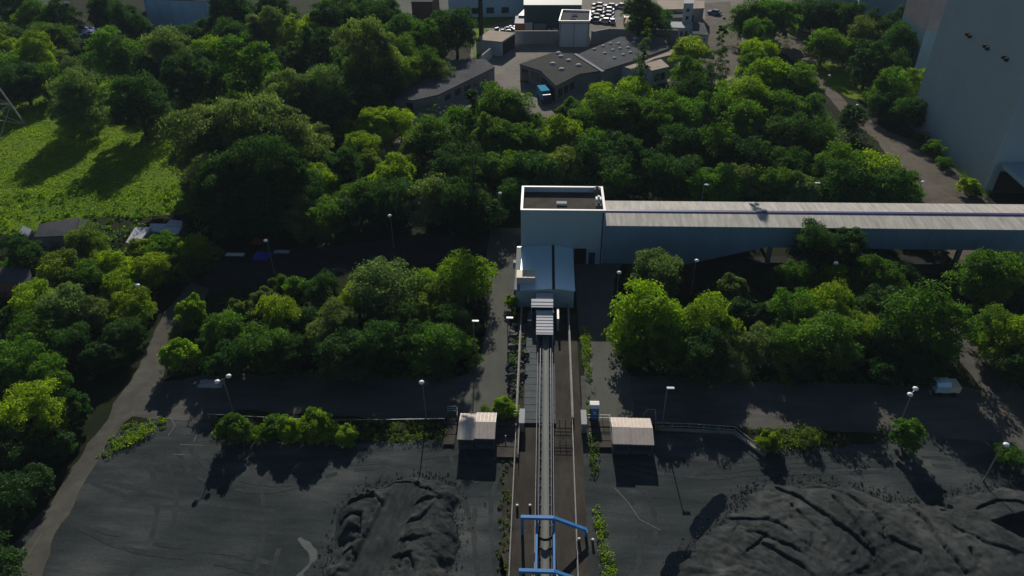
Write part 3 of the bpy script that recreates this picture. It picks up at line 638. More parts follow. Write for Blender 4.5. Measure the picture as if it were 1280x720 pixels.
# ---------------------------------------------------------------- street lamps
def lamp_proto(kind, hgt):
    o = empty('street_lamp', (0, 0, 0)); m = MB(); m.rod((0, 0, 0), (0, 0, hgt), .085, .05, 8); m.build('pole', M['pole'], o)
    MB().rod((0, 0, 0), (0, 0, .5), .13, .12, 8).build('base', M['pole'], o)
    if kind == 'disc':
        MB().rod((0, 0, hgt), (0, -.35, hgt+.1), .04, n=6).build('arm', M['pole'], o)
        MB().dome((0, -.45, hgt+.08), .33, .21, 12, 4, -.4).build('lamp_head', M['lamp'], o, smooth=True)
    elif kind == 'double':
        m = MB(); m.rod((0, 0, hgt), (-.45, -.35, hgt+.1), .04, n=6); m.rod((0, 0, hgt), (.45, .35, hgt+.1), .04, n=6); m.build('arm', M['pole'], o)
        for s_ in (-1, 1): MB().dome((.5*s_, .5*s_, hgt+.1), .33, .21, 12, 4, -.6).build('lamp_head', M['lamp'], o, smooth=True)
    else:
        MB().rod((0, 0, hgt), (.3, -.2, hgt+.08), .04, n=6).build('arm', M['pole'], o)
        MB().box(-.1, .75, -.35, -.05, hgt+.05, hgt+.16).build('lamp_head', M['lamp'], o)
    return o
protos = {}
LAMPS = [(487, 269, 'disc', 'round-headed street lamp behind the grey-green tree in the dark clearing'), (625, 241, 'disc', 'round-headed street lamp just left of the tall box tower'),
 (332, 300, 'disc', 'round-headed street lamp above the blue tarpaulin in the shade'), (774, 340, 'disc', 'round-headed street lamp on the shaded road just right of the tower'),
 (871, 325, 'disc', 'round-headed street lamp in front of the gallery where its wall rises'), (1045, 328, 'disc', 'round-headed street lamp below the dark tree overlapping the gallery'),
 (881, 231, 'flat', 'thin street lamp behind the gallery, against the dark wood'), (1020, 229, 'flat', 'thin street lamp behind the gallery among grey-green shrubs'),
 (591, 402, 'flat', 'thin street lamp on the left road at the tree edge'), (781, 400, 'disc', 'round-headed street lamp in front of the brightest green tree'),
 (277, 476, 'double', 'double-headed street lamp at the left end of the access road'), (527, 477, 'disc', 'round-headed street lamp on the access road left of the left cabin'),
 (835, 486, 'flat', 'flat-headed street lamp on the access road right of the right cabin'), (1143, 492, 'double', 'double-headed street lamp at the right end of the access road'),
 (1154, 227, 'disc', 'round-headed street lamp by the brown track behind the gallery'), (634, 398, 'flat', 'flat-headed street lamp at the right edge of the left road'),
 (172, 356, 'disc', 'round-headed street lamp rising from the trees below the shacks'), (1037, 94, 'disc', 'round-headed street lamp between the far path and the lawn strip'),
 (1072, 131, 'disc', 'round-headed street lamp beside the dark bush on the far path'), (1258, 555, 'disc', 'round-headed street lamp at the far right edge of the coal yard')]
LZ = 6.2
for px, py, k, lb in LAMPS:
    if k not in protos: protos[k] = lamp_proto(k, LZ); o = protos[k]
    else: o = copy_tree(protos[k])
    x, y = P(px, py, LZ+.15); o.location = (x, y+.4, 0); tag(o, lb, 'street lamp', 'street lamps')

# ---------------------------------------------------------------- big silo building at right
ax_, ay_ = P(1135, 157); bx_, by_ = P(1230, 240); BH = 32.5
B = empty('warehouse_tower', (bx_+18, (ay_+by_)/2, 0), 'huge windowless pale grey-blue tower block at the upper right', 'building')
fx_ = (ax_+bx_)/2
MB().prism([(bx_, by_), (bx_+46, by_), (bx_+46, ay_), (ax_, ay_)], 0, BH-.4).build('wall', M['wall_tower'], B)
MB().prism([(bx_-.08, by_-.08), (bx_+46.1, by_-.08), (bx_+46.1, ay_+.08), (ax_-.08, ay_+.08)], BH-.4, BH).build('roof', M['pink_white'], B)
MB().prism([(bx_-.10, by_-.12), (bx_+.55, by_-.12), (bx_+.55, by_-.003), (bx_-.10, by_-.003)], 0, BH-.42).build('corner_trim', M['wall_blue'], B)
L = ay_-by_; m = MB()
for i in range(1, 9):
    y = by_+L*i/9; x = bx_+(ax_-bx_)*i/9; m.box(x-.012, x+.05, y-.03, y+.03, .1, BH-.45)
m.build('panel_joints', M['wall_blue'], B)
def on_wall(px, py):      # point on the long left wall seen at this pixel
    r = fw*F+rt*(px-640)+up*(360-py); t = bx_/r.x
    for _ in range(5):
        y = r.y*t; x = bx_+(ax_-bx_)*(y-by_)/L; t = x/r.x
    return x, r.y*t, H+r.z*t
for px, py in ((1213, 45), (1235, 60), (1259, 74)):
    x, y, z = on_wall(px, py); v_ = MB(); v_.box(x-.5, x, y-.45, y+.1, z-.3, z+.3); v_.box(x-.7, x, y+.4, y+.8, z-.1, z+.45); v_.rod((x-.3, y-.4, z), (x-.3, y+.8, z+.1), .05)
    v_.build('wall_light', M['dark'], B)
# canopy at its foot
cx0, cy0 = P(1238, 215, 6); MB().box(bx_+1.0, bx_+16, by_-10.5, by_-.14, 5.2, 6).build('canopy', M['wall_blue'], B)
MB().box(bx_+1.3, bx_+1.9, by_-10.2, by_-9.6, 0, 5.2).build('canopy_column', M['wall_blue'], B)
MB().box(bx_+1.4, bx_+15.6, by_-.135, by_-.02, .1, 4.2).build('gate', M['dark'], B)
# lower wing behind
lx, ly = P(1150, 80); o = empty('rear_wing', (ax_+3, ay_+20, 0), 'narrow tall wing, blue below and pinkish grey above, behind the tower block', 'building')
wx, wy = P(1166, 100)
MB().box(wx, ax_+12, wy, wy+14, 0, 12).build('lower_wall', M['gallery_wall'], o); MB().box(wx+.05, ax_+12, wy+.05, wy+14, 12, 30).build('upper_wall', M['pinkish'], o); MB().box(wx-.1, ax_+12, wy-.1, wy+14.1, 30, 30.4).build('roof', M['roof_tan'], o)
for k in range(3): MB().box(wx-.06, wx-.003, wy+2+4*k, wy+4+4*k, 15, 17).build('window', M['glass'], o)

# ---------------------------------------------------------------- far buildings
def hall(name, px, h, label, roof='roof_dark', wall='wall_grey', par=.0, cat='building', over=.15, group=None):
    pts = [P(a, b, h) for a, b in px]; c = (sum(p[0] for p in pts)/len(pts), sum(p[1] for p in pts)/len(pts))
    o = empty(name, (*c, 0), label, cat, group)
    MB().prism(pts, 0, h-.25).build('wall', M[wall], o)
    big = [(c[0]+(x-c[0])*(1+over/max(1, math.hypot(x-c[0], y-c[1]))), c[1]+(y-c[1])*(1+over/max(1, math.hypot(x-c[0], y-c[1])))) for x, y in pts]
    r_ = MB().prism(big, h-.25, h).build('roof', M[roof], o)
    if par:
        m = MB()
        for a, b in zip(pts, pts[1:]+pts[:1]): m.beam((*a, h+par/2+.002), (*b, h+par/2+.002), .35, par)
        m.build('parapet', M['pink_white'], r_)
    return o, r_, pts
def on_face(o, a, b, items, mt, name):
    """items: (u0,u1,z0,z1) along the wall a->b, each its own window or door"""
    a = Vector(a); b = Vector(b); d = b-a; L = d.length; d.normalize(); n = Vector((d.y, -d.x))
    for u0, u1, z0, z1 in items:
        p = a+d*u0*L; q = a+d*u1*L
        MB().prism([tuple(p+n*.003), tuple(q+n*.003), tuple(q+n*.09), tuple(p+n*.09)], z0, z1).build(name, M[mt], o)
# big dark-roofed hall with light domes
h = 4.2
o, rf, pts = hall('workshop_hall', [(650, 80), (676, 88), (695, 107), (724, 92), (753, 88), (719, 67), (690, 66)], h, 'dark-roofed angular workshop hall with a few round skylights beside the blue truck')
on_face(o, P(650, 80, h), P(676, 88, h), [(.1, .4, 0, 3.3), (.55, .9, 1.2, 3.3)], 'glass', 'window')
on_face(o, P(676, 88, h), P(695, 107, h), [(.05, .3, 1.1, 3.2), (.35, .6, 1.1, 3.2), (.68, .92, 0, 3.2)], 'glass', 'window')
on_face(o, P(695, 107, h), P(724, 92, h), [(.1, .28, 1.1, 3), (.35, .53, 1.1, 3), (.6, .78, 1.1, 3)], 'glass', 'window')
for px, py in ((691, 80), (702, 87), (701, 71), (711, 76), (723, 82), (698, 67)):
    x, y = P(px, py, h); MB().dome((x, y, h), h and .8, .5, 10, 3).build('skylight', M['wall_white'], rf)
o, rf, pts = hall('workshop_hall', [(722, 68), (756, 87), (800, 73), (836, 60), (830, 46), (775, 46)], h-.2, 'wide dark flat hall roof dotted with rows of small skylights', roof='roof_mid')
for px, py in ((743, 62), (754, 58), (763, 55), (773, 55), (766, 63), (756, 67), (775, 61), (785, 60), (779, 69), (768, 73), (788, 66), (792, 53)):
    x, y = P(px, py, h-.2); MB().dome((x, y, h-.2), .6, .4, 8, 3).build('skylight', M['wall_white'], rf)
a = P(719, 67, h+.2); b = P(754, 89, h+.2); o = empty('firewall', (*a, 0), 'pale parapet strip dividing the two dark hall roofs', 'parapet'); MB().beam((*a, 2.2), (*b, 2.2), .9, 4.4).build('wall', M['wall_grey'], o)
o, rf, pts = hall('flat_shed', [(765, 79), (800, 66), (842, 62), (850, 66), (818, 73), (790, 86)], 3.5, 'low shed with a pinkish tan flat roof below the skylight hall', roof='roof_tan', wall='wall_white')
o, rf, pts = hall('flat_shed', [(806, 80), (826, 74), (836, 83), (815, 88)], 4, 'small tan-roofed shed with a grey wall behind the thin poplar', roof='roof_tan', wall='wall_white')
on_face(o, P(815, 88, 4), P(836, 83, 4), [(.2, .45, 1, 2.8), (.55, .8, 1, 2.8)], 'glass', 'window')
# cube building with white rim
h = 6.8; o, rf, pts = hall('cube_office', [(699, 28), (703, 14), (738, 15), (737, 28)], h, 'white panelled cube office with a white-rimmed grey flat roof', roof='roof_mid', wall='wall_white', par=.5)
a, b = pts[0], pts[3]
on_face(o, a, b, [(.02, .05, 0, 6.5), (.485, .515, 0, 6.5), (.95, .98, 0, 6.5)], 'wall_grey', 'panel_joint')
for qx in (718, 716): x, y = P(qx, 20 if qx == 718 else 24, h); MB().rod((x-.8, y, h+.3), (x+.8, y, h+.3), .35).build('duct', M['tin'], rf)
# long retaining wall
def wall_run(px, h, t, label, mt='wall_grey'):
    pts = [P(*p) for p in px]; o = empty('yard_wall', (*pts[0], 0), label, 'wall'); m = MB()
    for a, b in zip(pts[:-1], pts[1:]): m.beam((*a, h/2), (*b, h/2), t, h)
    m.build('wall', M[mt], o)
    m = MB()
    for a, b in zip(pts[:-1], pts[1:]): m.beam((*a, h+.062), (*b, h+.062), t+.1, .12)
    m.build('coping', M['concrete'], o); return o
wall_run([(643, 55), (697, 55)], 3.6, .5, 'long grey concrete yard wall left of the cube office')
wall_run([(739, 56), (760, 52), (845, 54)], 3.6, .5, 'long grey concrete yard wall right of the cube office')
# left flat shed and long shed
h = 4; o, rf, pts = hall('open_shed', [(595, 49), (612, 38), (644, 41), (627, 52)], h, 'tan flat-roofed shed with an open dark side at the yard corner', roof='roof_tan', wall='wall_white')
on_face(o, pts[3], pts[2], [(.06, .94, .05, 3.5)], 'dark', 'opening')
h = 3.6; o, rf, pts = hall('long_shed', [(493, 123), (517, 125), (548, 118), (618, 84), (606, 74), (560, 75)], h, 'long grey-roofed shed running diagonally beside the trees', roof='roof_mid', wall='wall_grey')
on_face(o, pts[0], pts[1], [(.6, .95, 0, 2.8)], 'dark', 'door')
on_face(o, pts[2], pts[3], [(.1+.17*i, .2+.17*i, 1.3, 2.7) for i in range(5)], 'glass', 'window')
wall_run([(600, 84), (614, 72)], 2.6, .4, 'short white wall between the tan shed and the long shed', 'wall_white')
# far yard buildings
o, rf, pts = hall('depot', [(655, 6), (655, -14), (727, -14), (727, 6)], 8, 'dark green depot building with a yellow eave band at the top edge', roof='dgreen', wall='dgreen')
MB().beam((*P(655, 11, 5.8), 5.8), (*P(727, 11, 5.8), 5.8), .3, 1.1).build('eave_band', M['yellow'], o)
for i, (u, v, w_, hh, rfm, wl, lb) in enumerate([
    (650, 33, 13, 3, 'tin', 'orange', 'orange shipping container on the yard behind the concrete wall'),
    (661, 34, 9, 3, 'tin', 'wall_white', 'white shipping container beside the orange one'),
    (675, 34, 15, 3, 'dgreen', 'wall_grey', 'grey-green shipping container left of the cube office')]):
    x, y = P(u, 42); zc = depth(x, y, 0); L = w_*zc/F; o = empty('shipping_container', (x, y, 0), lb, 'container', 'shipping containers behind the wall')
    MB().box(x-L/2, x+L/2, y, y+8, 0.05, hh-.1).build('body', M[wl], o); MB().box(x-L/2-.05, x+L/2+.05, y-.05, y+8.05, hh-.1, hh).build('roof', M[rfm], o)
    m = MB(); k = x-L/2+.2
    while k < x+L/2-.15: m.box(k, k+.08, y-.06, y-.003, .15, hh-.2); k += .4
    m.build('ribs', M[wl], o)
hall('flat_shed', [(648, 19), (655, 12), (677, 14), (674, 20)], 3.6, 'small shed with a glaring white roof patch behind the containers', roof='white', wall='wall_grey')
for lab, px, hh, rm, wm in [
    ('long blue-grey roofed shed beyond the white stair tower', [(822, 12), (822, 0), (880, 1), (880, 10)], 5, 'roof_tan', 'wall_grey'),
    ('dark blue-grey low building left of the white stair tower', [(822, 22), (822, 14), (853, 14), (853, 22)], 4, 'roof_mid', 'wall_grey'),
    ('pale block with a light roof below the white stair tower', [(836, 34), (840, 27), (868, 28), (866, 35)], 3.5, 'cabin_grey', 'wall_white'),
    ('grey sloping-roofed shed with a pale edge at the road side', [(866, 42), (866, 27), (880, 29), (886, 44)], 4, 'roof_mid', 'wall_white'),
    ('brown brick building at the top edge left of the big round tree', [(514, 2), (514, -12), (548, -12), (540, 2)], 11, 'roof_mid', 'brick'),
    ('blue-grey low building at the top edge above the lawn', [(560, -2), (560, -12), (655, -12), (655, -4)], 6, 'roof_mid', 'wall_pale_blue'),
    ('pale blue building with beige roof edge behind the shaded car park', [(1075, -2), (1075, -20), (1135, -20), (1135, -2)], 9, 'roof_mid', 'gallery_wall'),
    ('blue-grey building at the top edge behind dark trees', [(1010, -4), (1010, -20), (1070, -20), (1070, -4)], 7, 'roof_mid', 'gallery_wall')]:
    o, rf, pts = hall('outbuilding', px, hh, lab, rm, wm)
    on_face(o, pts[0], pts[-1], [(.1+.2*i, .2+.2*i, 1.2, min(3, hh-1)) for i in range(4)], 'glass', 'window')
h = 9; o, rf, pts = hall('stair_tower', [(855, 4), (856, -4), (868, -3), (867, 4)], h, 'slim white stair tower with small dark windows', roof='cabin_grey', wall='wall_white')
on_face(o, pts[0], pts[3], [(.35, .65, 2, 3), (.35, .65, 4.4, 5.4), (.35, .65, 6.6, 7.5)], 'glass', 'window')
# pale blue building top left
h = 9; o, rf, pts = hall('pale_blue_warehouse', [(178, -2), (178, -26), (292, -26), (300, 2)], h, 'long pale blue warehouse wall at the top left edge', roof='roof_mid', wall='wall_pale_blue')
on_face(o, pts[0], pts[3], [(.02+.12*i, .025+.12*i, .2, 8.6) for i in range(8)], 'wall_white', 'panel_joint')
hall('outbuilding', [(0, 4), (0, -8), (86, 2), (88, 8)], 4, 'long pale low roof at the top left corner', roof='roof_mid', wall='wall_grey')
# shacks on the left
def shack(px, h, roof, wall, lb, tilt=.5):
    pts = [P(a, b, h) for a, b in px]; c = (sum(p[0] for p in pts)/len(pts), sum(p[1] for p in pts)/len(pts)); o = empty('shack', (*c, 0), lb, 'shack', 'shacks below the meadow')
    MB().prism(pts, 0, h-.12).build('wall', M[wall], o)
    zs = [h+(tilt if i in (1, 2) else 0) for i in range(len(pts))]
    m = MB(); big = [(c[0]+(x-c[0])*1.06, c[1]+(y-c[1])*1.06) for x, y in pts]; m.prism(big, h-.12, [z+.05 for z in zs]); r_ = m.build('roof', M[roof], o)
    return o
shack([(44, 296), (52, 284), (98, 276), (92, 294)], 2.6, 'roof_mid', 'wall_grey', 'wide dark blue-grey roofed shack on the lower edge of the meadow')
shack([(92, 290), (98, 277), (108, 275), (106, 286)], 2.4, 'roof_mid', 'wall_grey', 'narrow grey lean-to against the wide dark shack', .1)
shack([(24, 292), (30, 286), (41, 290), (35, 296)], 2.3, 'tin', 'wall_grey', 'small white-roofed hut left of the wide dark shack')
shack([(158, 303), (170, 288), (189, 288), (172, 305)], 2.4, 'tin', 'wall_grey', 'tall pale sheet-roofed shack among the bushes')
shack([(187, 289), (190, 283), (228, 284), (222, 292)], 2.2, 'tin', 'wall_grey', 'long pale sheet-roofed shack touching the tall pale one')
shack([(206, 283), (214, 276), (228, 278), (226, 284)], 2.6, 'cabin_grey', 'wall_grey', 'small light-roofed hut behind the long pale shack', .2)
shack([(-20, 352), (-12, 338), (38, 340), (36, 353)], 2.8, 'roof_mid', 'brick', 'blue-grey roofed shack with a reddish wall at the left edge')
shack([(256, 306), (258, 302), (268, 302), (268, 306)], 2.0, 'roof_mid', 'wall_grey', 'tiny grey hut beside the yellow-green tree', .1)
# odd things lying about
x, y = P(295, 323); o = empty('bench_table', (x, y, 0), 'long white table standing in the dark clearing', 'table'); MB().box(x-1.5, x+1.5, y-.45, y+.45, .72, .8).build('table_top', M['white'], o)
for sx in (-1.3, 1.3):
    for sy in (-.35, .35): MB().box(x+sx-.05, x+sx+.05, y+sy-.05, y+sy+.05, 0, .72).build('leg', M['steel'], o)
def tarp(px, py, w_, d_, h_, mt, lb):
    x, y = P(px, py); n = 9; vs = []; fs = []
    for j in range(n):
        for i in range(n):
            a = 2*i/(n-1)-1; b = 2*j/(n-1)-1; e = max(0, 1-max(abs(a), abs(b))**3)
            vs.append((x+a*w_/2*(1+.1*random.uniform(-1, 1)), y+b*d_/2*(1+.1*random.uniform(-1, 1)), .03+h_*e*(.8+.3*random.random())))
    for j in range(n-1):
        for i in range(n-1): fs.append((j*n+i, j*n+i+1, (j+1)*n+i+1, (j+1)*n+i))
    MB().add(vs, fs).build('tarpaulin', M[mt], origin=Vector((x, y, 0)), smooth=False, label=lb, cat='tarpaulin')
tarp(328, 321, 2.8, 2, .8, 'tarp_blue', 'crumpled bright blue tarpaulin on the ground in the dark clearing')
tarp(322, 303, 1.6, 1.5, .8, 'red', 'dull red cover in the dark clearing behind the lamp')
tarp(108, 42, 9, 8, 1.6, 'tarp_blue', 'deep blue tarpaulin over a heap in the upper left clearing')
tarp(352, 315, 2.6, .9, .25, 'cabin_grey', 'pale grey sheet lying right of the blue tarpaulin')
tarp(88, 44, 5, 6, 1.2, 'roof_mid', 'grey covered heap left of the deep blue tarpaulin')
x, y = P(1175, 489); o = empty('covered_trailer', (x, y, 0), 'light blue covered trailer parked on the dark road bend at the right', 'trailer')
MB().yz([(y-.9, .5), (y+.9, .5), (y+.9, 1.5), (y+.5, 1.9), (y-.5, 1.9), (y-.9, 1.5)], x-1.1, x+.6).build('cover', M['annex_roof'], o)
MB().box(x+.62, x+1.9, y-.85, y+.85, .5, 1.4).build('load', M['cream'], o)
for sx in (-.6, 1.2):
    for sy in (-.95, .95): MB().rod((x+sx, y+sy-.1, .3), (x+sx, y+sy+.1, .3), .3, n=10).build('wheel', M['tyre'], o)
tarp(264, 480, 3.2, 1.5, .4, 'cabin_grey', 'pale grey sheet heap lying at the left end of the access road')

# cars
def car(col):
    o = empty('parked_car', (0, 0, 0))
    prof = [(-2.15, .35), (2.15, .35), (2.2, .7), (1.9, .88), (-1.95, .95), (-2.2, .75)]
    MB().yz([(a, b) for a, b in prof], -.88, .88).build('body', col, o)
    m = MB(); m.add([(-.8, -1.7, .93), (.8, -1.7, .93), (.8, 1.15, .9), (-.8, 1.15, .9), (-.62, -1.2, 1.42), (.62, -1.2, 1.42), (.62, .35, 1.42), (-.62, .35, 1.42)], [(0, 1, 5, 4), (1, 2, 6, 5), (2, 3, 7, 6), (3, 0, 4, 7), (4, 5, 6, 7)]); m.build('windows', M['glass'], o)
    MB().box(-.6, .6, -1.18, .33, 1.423, 1.47).build('roof', col, o)
    for sx in (-.8, .8):
        for sy in (-1.35, 1.35): MB().rod((sx-.1, sy, .33), (sx+.1, sy, .33), .33, n=10).build('wheel', M['tyre'], o)
    return o
ccols = [mat('car_white', (.33, .33, .36), .5, spec=.3), M['navy'], mat('silver', (.45, .46, .5), .3, .5), M['dark'], mat('car_blue', (.10, .14, .32), .35)]
cprot = [car(c) for c in ccols]; used = set()
CN = ['white', 'navy', 'silver', 'black', 'blue']
CARS = []
for r_ in range(5):
    for c_ in range(2):
        CARS.append((748+c_*13.0-r_*1.3+(r_*7+c_*5) % 3, 6+r_*4.6+c_*1.2, [1, 4, 3, 2, 0, 1, 3, 4, 1, 2][r_*2+c_], R(70+(r_*13+c_*29) % 17), f'{CN[[1, 4, 3, 2, 0, 1, 3, 4, 1, 2][r_*2+c_]]} parked car, {ORD[c_]} from the left in row {ORD[r_]} of the car cluster'))
CARS += [(765, 26, 2, R(5), 'silver car parked alone right of the car cluster'), (776, 7, 0, R(80), 'white car at the top edge left of the big round tree'),
 (893, 15, 4, R(60), 'blue car on the tan road at the top right'), (604, 2, 0, R(85), 'white car on the far road above the lawn, left'), (622, 3, 2, R(85), 'silver car on the far road above the lawn, middle'), (640, 3, 3, R(85), 'black car on the far road above the lawn, right'),
 (540, 25, 2, R(10), 'silver car beside the brown brick building'), (531, 20, 1, R(10), 'navy car beside the brown brick building'),
 (643, 39, 0, R(60), 'white car among scrap behind the concrete wall'), (690, 33, 2, R(30), 'silver car between grey container and cube office')]
for px, py, k, a, lb in CARS:
    o = cprot[k] if k not in used else copy_tree(cprot[k]); used.add(k)
    x, y = P(px, py, .7); o.location = (x, y, .02); o.rotation_euler = (0, 0, a); tag(o, lb, 'car', 'parked cars')
# cyan truck by the hall
x, y = P(680, 125); o = empty('delivery_truck', (x, y, 0), 'bright cyan delivery truck standing at the corner of the dark workshop hall', 'truck')
MB().box(-1.05, 1.05, -1.2, 2.8, .6, 2.7).build('cargo_box', M['cyan'], o, origin=Vector()); MB().yz([(-3.2, .5), (-1.25, .5), (-1.25, 2.2), (-2.6, 2.2), (-3.2, 1.5)], -1.0, 1.0).build('cab', M['navy'], o, origin=Vector())
for sx in (-1, 1):
    for sy in (-2.3, 1.8): MB().rod((sx-.15, sy, .45), (sx+.15, sy, .45), .45, n=10).build('wheel', M['tyre'], o, origin=Vector())
o.rotation_euler = (0, 0, R(15))
# mast near the lawn
x, y = P(602, 50); o = empty('chimney_mast', (x, y, 0), 'tall dark slender chimney mast behind the tan flat shed', 'chimney'); MB().rod((x, y, 0), (x, y, 17), .75, .55, 10).build('shaft', M['dark'], o); MB().rod((x, y, 17), (x, y, 17.4), .75, .75, 10).build('rim', M['steel'], o)
# market-ish clutter behind wall
x, y = P(787, 32); o = empty('kiosk', (x, y, 0), 'orange-fronted kiosk beside the tan awning left of the big tree', 'kiosk'); MB().box(x-1.8, x-.1+.9, y-1, y+2, 0, 2.6).build('wall', M['orange'], o); MB().box(x-2, x+1, y-1.3, y+2.2, 2.6, 2.75).build('roof', M['cream'], o)
x, y = P(793, 33); hall('flat_shed', [(781, 29), (783, 23), (803, 24), (802, 30)], 3, 'low tan awning roof left of the trunk of the big tree', roof='roof_tan', wall='wall_white')

# pylon
x0, y0 = P(-12, 166); o = empty('lattice_pylon', (x0, y0, 0), 'grey steel lattice pylon cut off by the left edge', 'pylon')
lev = [0, 5, 9.5, 13.5, 17, 20.5, 24, 27]; hwid = lambda z: 4.2*(1-z/27)+.7
m = MB()
for sx in (-1, 1):
    for sy in (-1, 1): m.rod((x0+sx*hwid(0), y0+sy*hwid(0), 0), (x0+sx*.7, y0+sy*.7, 27), .22, .14, 6)
m.build('leg_frame', M['rail'], o)
m = MB()
for za, zb in zip(lev[:-1], lev[1:]):
    a, b = hwid(za), hwid(zb)
    for s in (-1, 1):
        for q in ((1, -1), (-1, 1)):
            m.rod((x0+q[0]*a, y0+s*a, za), (x0+q[1]*b, y0+s*b, zb), .09, n=5); m.rod((x0+s*a, y0+q[0]*a, za), (x0+s*b, y0+q[1]*b, zb), .09, n=5)
        m.rod((x0-b, y0+s*b, zb), (x0+b, y0+s*b, zb), .09, n=5); m.rod((x0+s*b, y0-b, zb), (x0+s*b, y0+b, zb), .09, n=5)
m.build('bracing', M['rail'], o)

# ---------------------------------------------------------------- vegetation
def leaves(centers, radii, tints, per, size, droop=0.0, flat=.35, asp=1.0, seed=0):
    r = np.random.default_rng(seed); C_ = np.asarray(centers); n = len(C_)
    idx = np.repeat(np.arange(n), per); N = len(idx)
    d = r.normal(size=(N, 3)); d /= np.linalg.norm(d, axis=1)[:, None]; d[:, 2] = np.where(d[:, 2] < -.3, -d[:, 2]*.6, d[:, 2])
    rad = np.asarray(radii)[idx]*(r.uniform(.45, 1, N)**.5)*r.uniform(.85, 1.2, N)
    pos = C_[idx]+d*rad[:, None]*np.array([1, 1, .8])
    nr = d*.7+r.normal(size=(N, 3))*.55+np.array([0, 0, flat]); nr /= np.linalg.norm(nr, axis=1)[:, None]
    u = np.cross(nr, r.normal(size=(N, 3)))
    if droop: u = u*(1-droop)+np.array([0, 0, -1.0])*droop*2; u -= nr*np.sum(u*nr, 1)[:, None]
    u /= np.linalg.norm(u, axis=1)[:, None]; v = np.cross(nr, u)
    s = size*r.uniform(.6, 1.35, N)[:, None]*.5
    ua = u*s*(asp**.5); va = v*s/(asp**.5)*.8
    V = np.stack([pos-ua, pos-va*1.0+ua*.1, pos+ua, pos+va+ua*.1], 1).reshape(-1, 3)
    tint = np.clip(np.asarray(tints)[idx]+r.normal(0, .13, N), 0, 1)
    return V, tint
def leaf_mesh(name, V, tint):
    n = len(V)//4; me = bpy.data.meshes.new(name); me.vertices.add(4*n); me.vertices.foreach_set('co', V.astype(np.float32).ravel())
    me.loops.add(4*n); me.loops.foreach_set('vertex_index', np.arange(4*n, dtype=np.int32)); me.polygons.add(n)
    me.polygons.foreach_set('loop_start', np.arange(0, 4*n, 4, dtype=np.int32)); me.update(calc_edges=True)
    a = me.attributes.new('tint', 'FLOAT', 'FACE'); a.data.foreach_set('value', tint.astype(np.float32)); me.materials.append(M['leaf']); return me
def crown_proto(name, style, seed, size):
    """crown about size wide with its lowest leaves at z=0; returns mesh + height"""
    r = np.random.default_rng(seed); Rr = size/2; C_ = []; rad = []; tn = []
    if style == 'round': nl, asp, lr = 12, 1.0, .5
    elif style == 'tall': nl, asp, lr = 14, 1.4, .46
    elif style == 'willow': nl, asp, lr = 12, 1.2, .52
    elif style == 'bush': nl, asp, lr = 8, .8, .5
    elif style == 'poplar': nl, asp, lr = 9, 3.2, .55
    lobes = []
    for i in range(nl):
        if style == 'poplar': c = np.array([r.normal(0, .15), r.normal(0, .15), -.95+1.9*i/(nl-1)]); l_ = lr*(1-.5*abs(c[2]))
        else:
            ga = i*2.39996+r.uniform(-.4, .4); zz = -.78+1.6*(i+.5)/nl; zz = min(zz, .78)
            q = math.sqrt(max(0, 1-zz*zz))*r.uniform(.45, .68); q += .12*(zz < 0); c = np.array([q*math.cos(ga), q*math.sin(ga), zz*.72]); l_ = lr*r.uniform(.6, 1.2)
        lobes.append((c, l_, r.uniform(.25, .75)))
    ncl = {'round': 17, 'tall': 16, 'willow': 18, 'bush': 12, 'poplar': 9}[style]
    for c, l_, t0 in lobes:
        for k in range(ncl):
            d = r.normal(size=3); d /= np.linalg.norm(d)
            if d[2] < -.45: d[2] *= -1
            p = c+d*l_*r.uniform(.62, 1.0); s = l_*r.uniform(.3, .62)
            C_.append(p*np.array([Rr, Rr, Rr*asp])); rad.append(s*Rr); tn.append(t0+r.uniform(-.16, .16))
    ls = {'round': .26, 'tall': .26, 'willow': .25, 'bush': .21, 'poplar': .26}[style]*(size/9)**.5
    per = int({'round': 125, 'tall': 105, 'willow': 150, 'bush': 95, 'poplar': 130}[style]*max(.6, min(1.6, (size/9)**1.0)))
    V, t = leaves(C_, rad, tn, per, ls, droop=.55 if style == 'willow' else 0, asp=2.2 if style == 'willow' else 1.25, seed=seed)
    V[:, 2] -= V[:, 2].min(); return leaf_mesh(name+'_crown', V, t), V[:, 2].max(), size
def trunk_mesh(name, crown_h, size, seed, bare=2.5):
    r = random.Random(seed); m = MB(); Rr = size/2; tr = .035*size+.05; top = bare+crown_h*.6
    m.rod((0, 0, -.1), (0, 0, bare), tr, tr*.8, 8); m.rod((0, 0, bare), (.1, .05, top), tr*.8, tr*.25, 7)
    for i in range(7):
        a = i*2.4; z = bare*.8+crown_h*.45*i/7; q = Rr*r.uniform(.45, .75)
        p1 = (q*.5*math.cos(a), q*.5*math.sin(a), z+crown_h*.14); p2 = (q*math.cos(a+.2), q*math.sin(a+.2), z+crown_h*.32)
        m.rod((0, 0, z), p1, tr*.45, tr*.3, 6); m.rod(p1, p2, tr*.3, tr*.1, 5)
    me = bpy.data.meshes.new(name); me.from_pydata(m.v, [], m.f); me.materials.append(M['bark']); return me
PROT = {}
def proto(style, cls, var):
    k = (style, cls, var)
    if k not in PROT:
        size = {'s': 3.6, 'm': 8.0, 'l': 12.5}[cls]; seed = hash(style+cls) % 1 + sum(map(ord, style+cls))*7+var
        me, ch, sz = crown_proto(f'{style}', style, seed, size); bare = {'bush': .05, 's': .3, 'm': .8, 'l': 1.3}['bush' if style == 'bush' else cls]
        PROT[k] = (me, trunk_mesh(f'{style}_trunk', ch, sz, seed, bare), ch, sz, bare)
    return PROT[k]
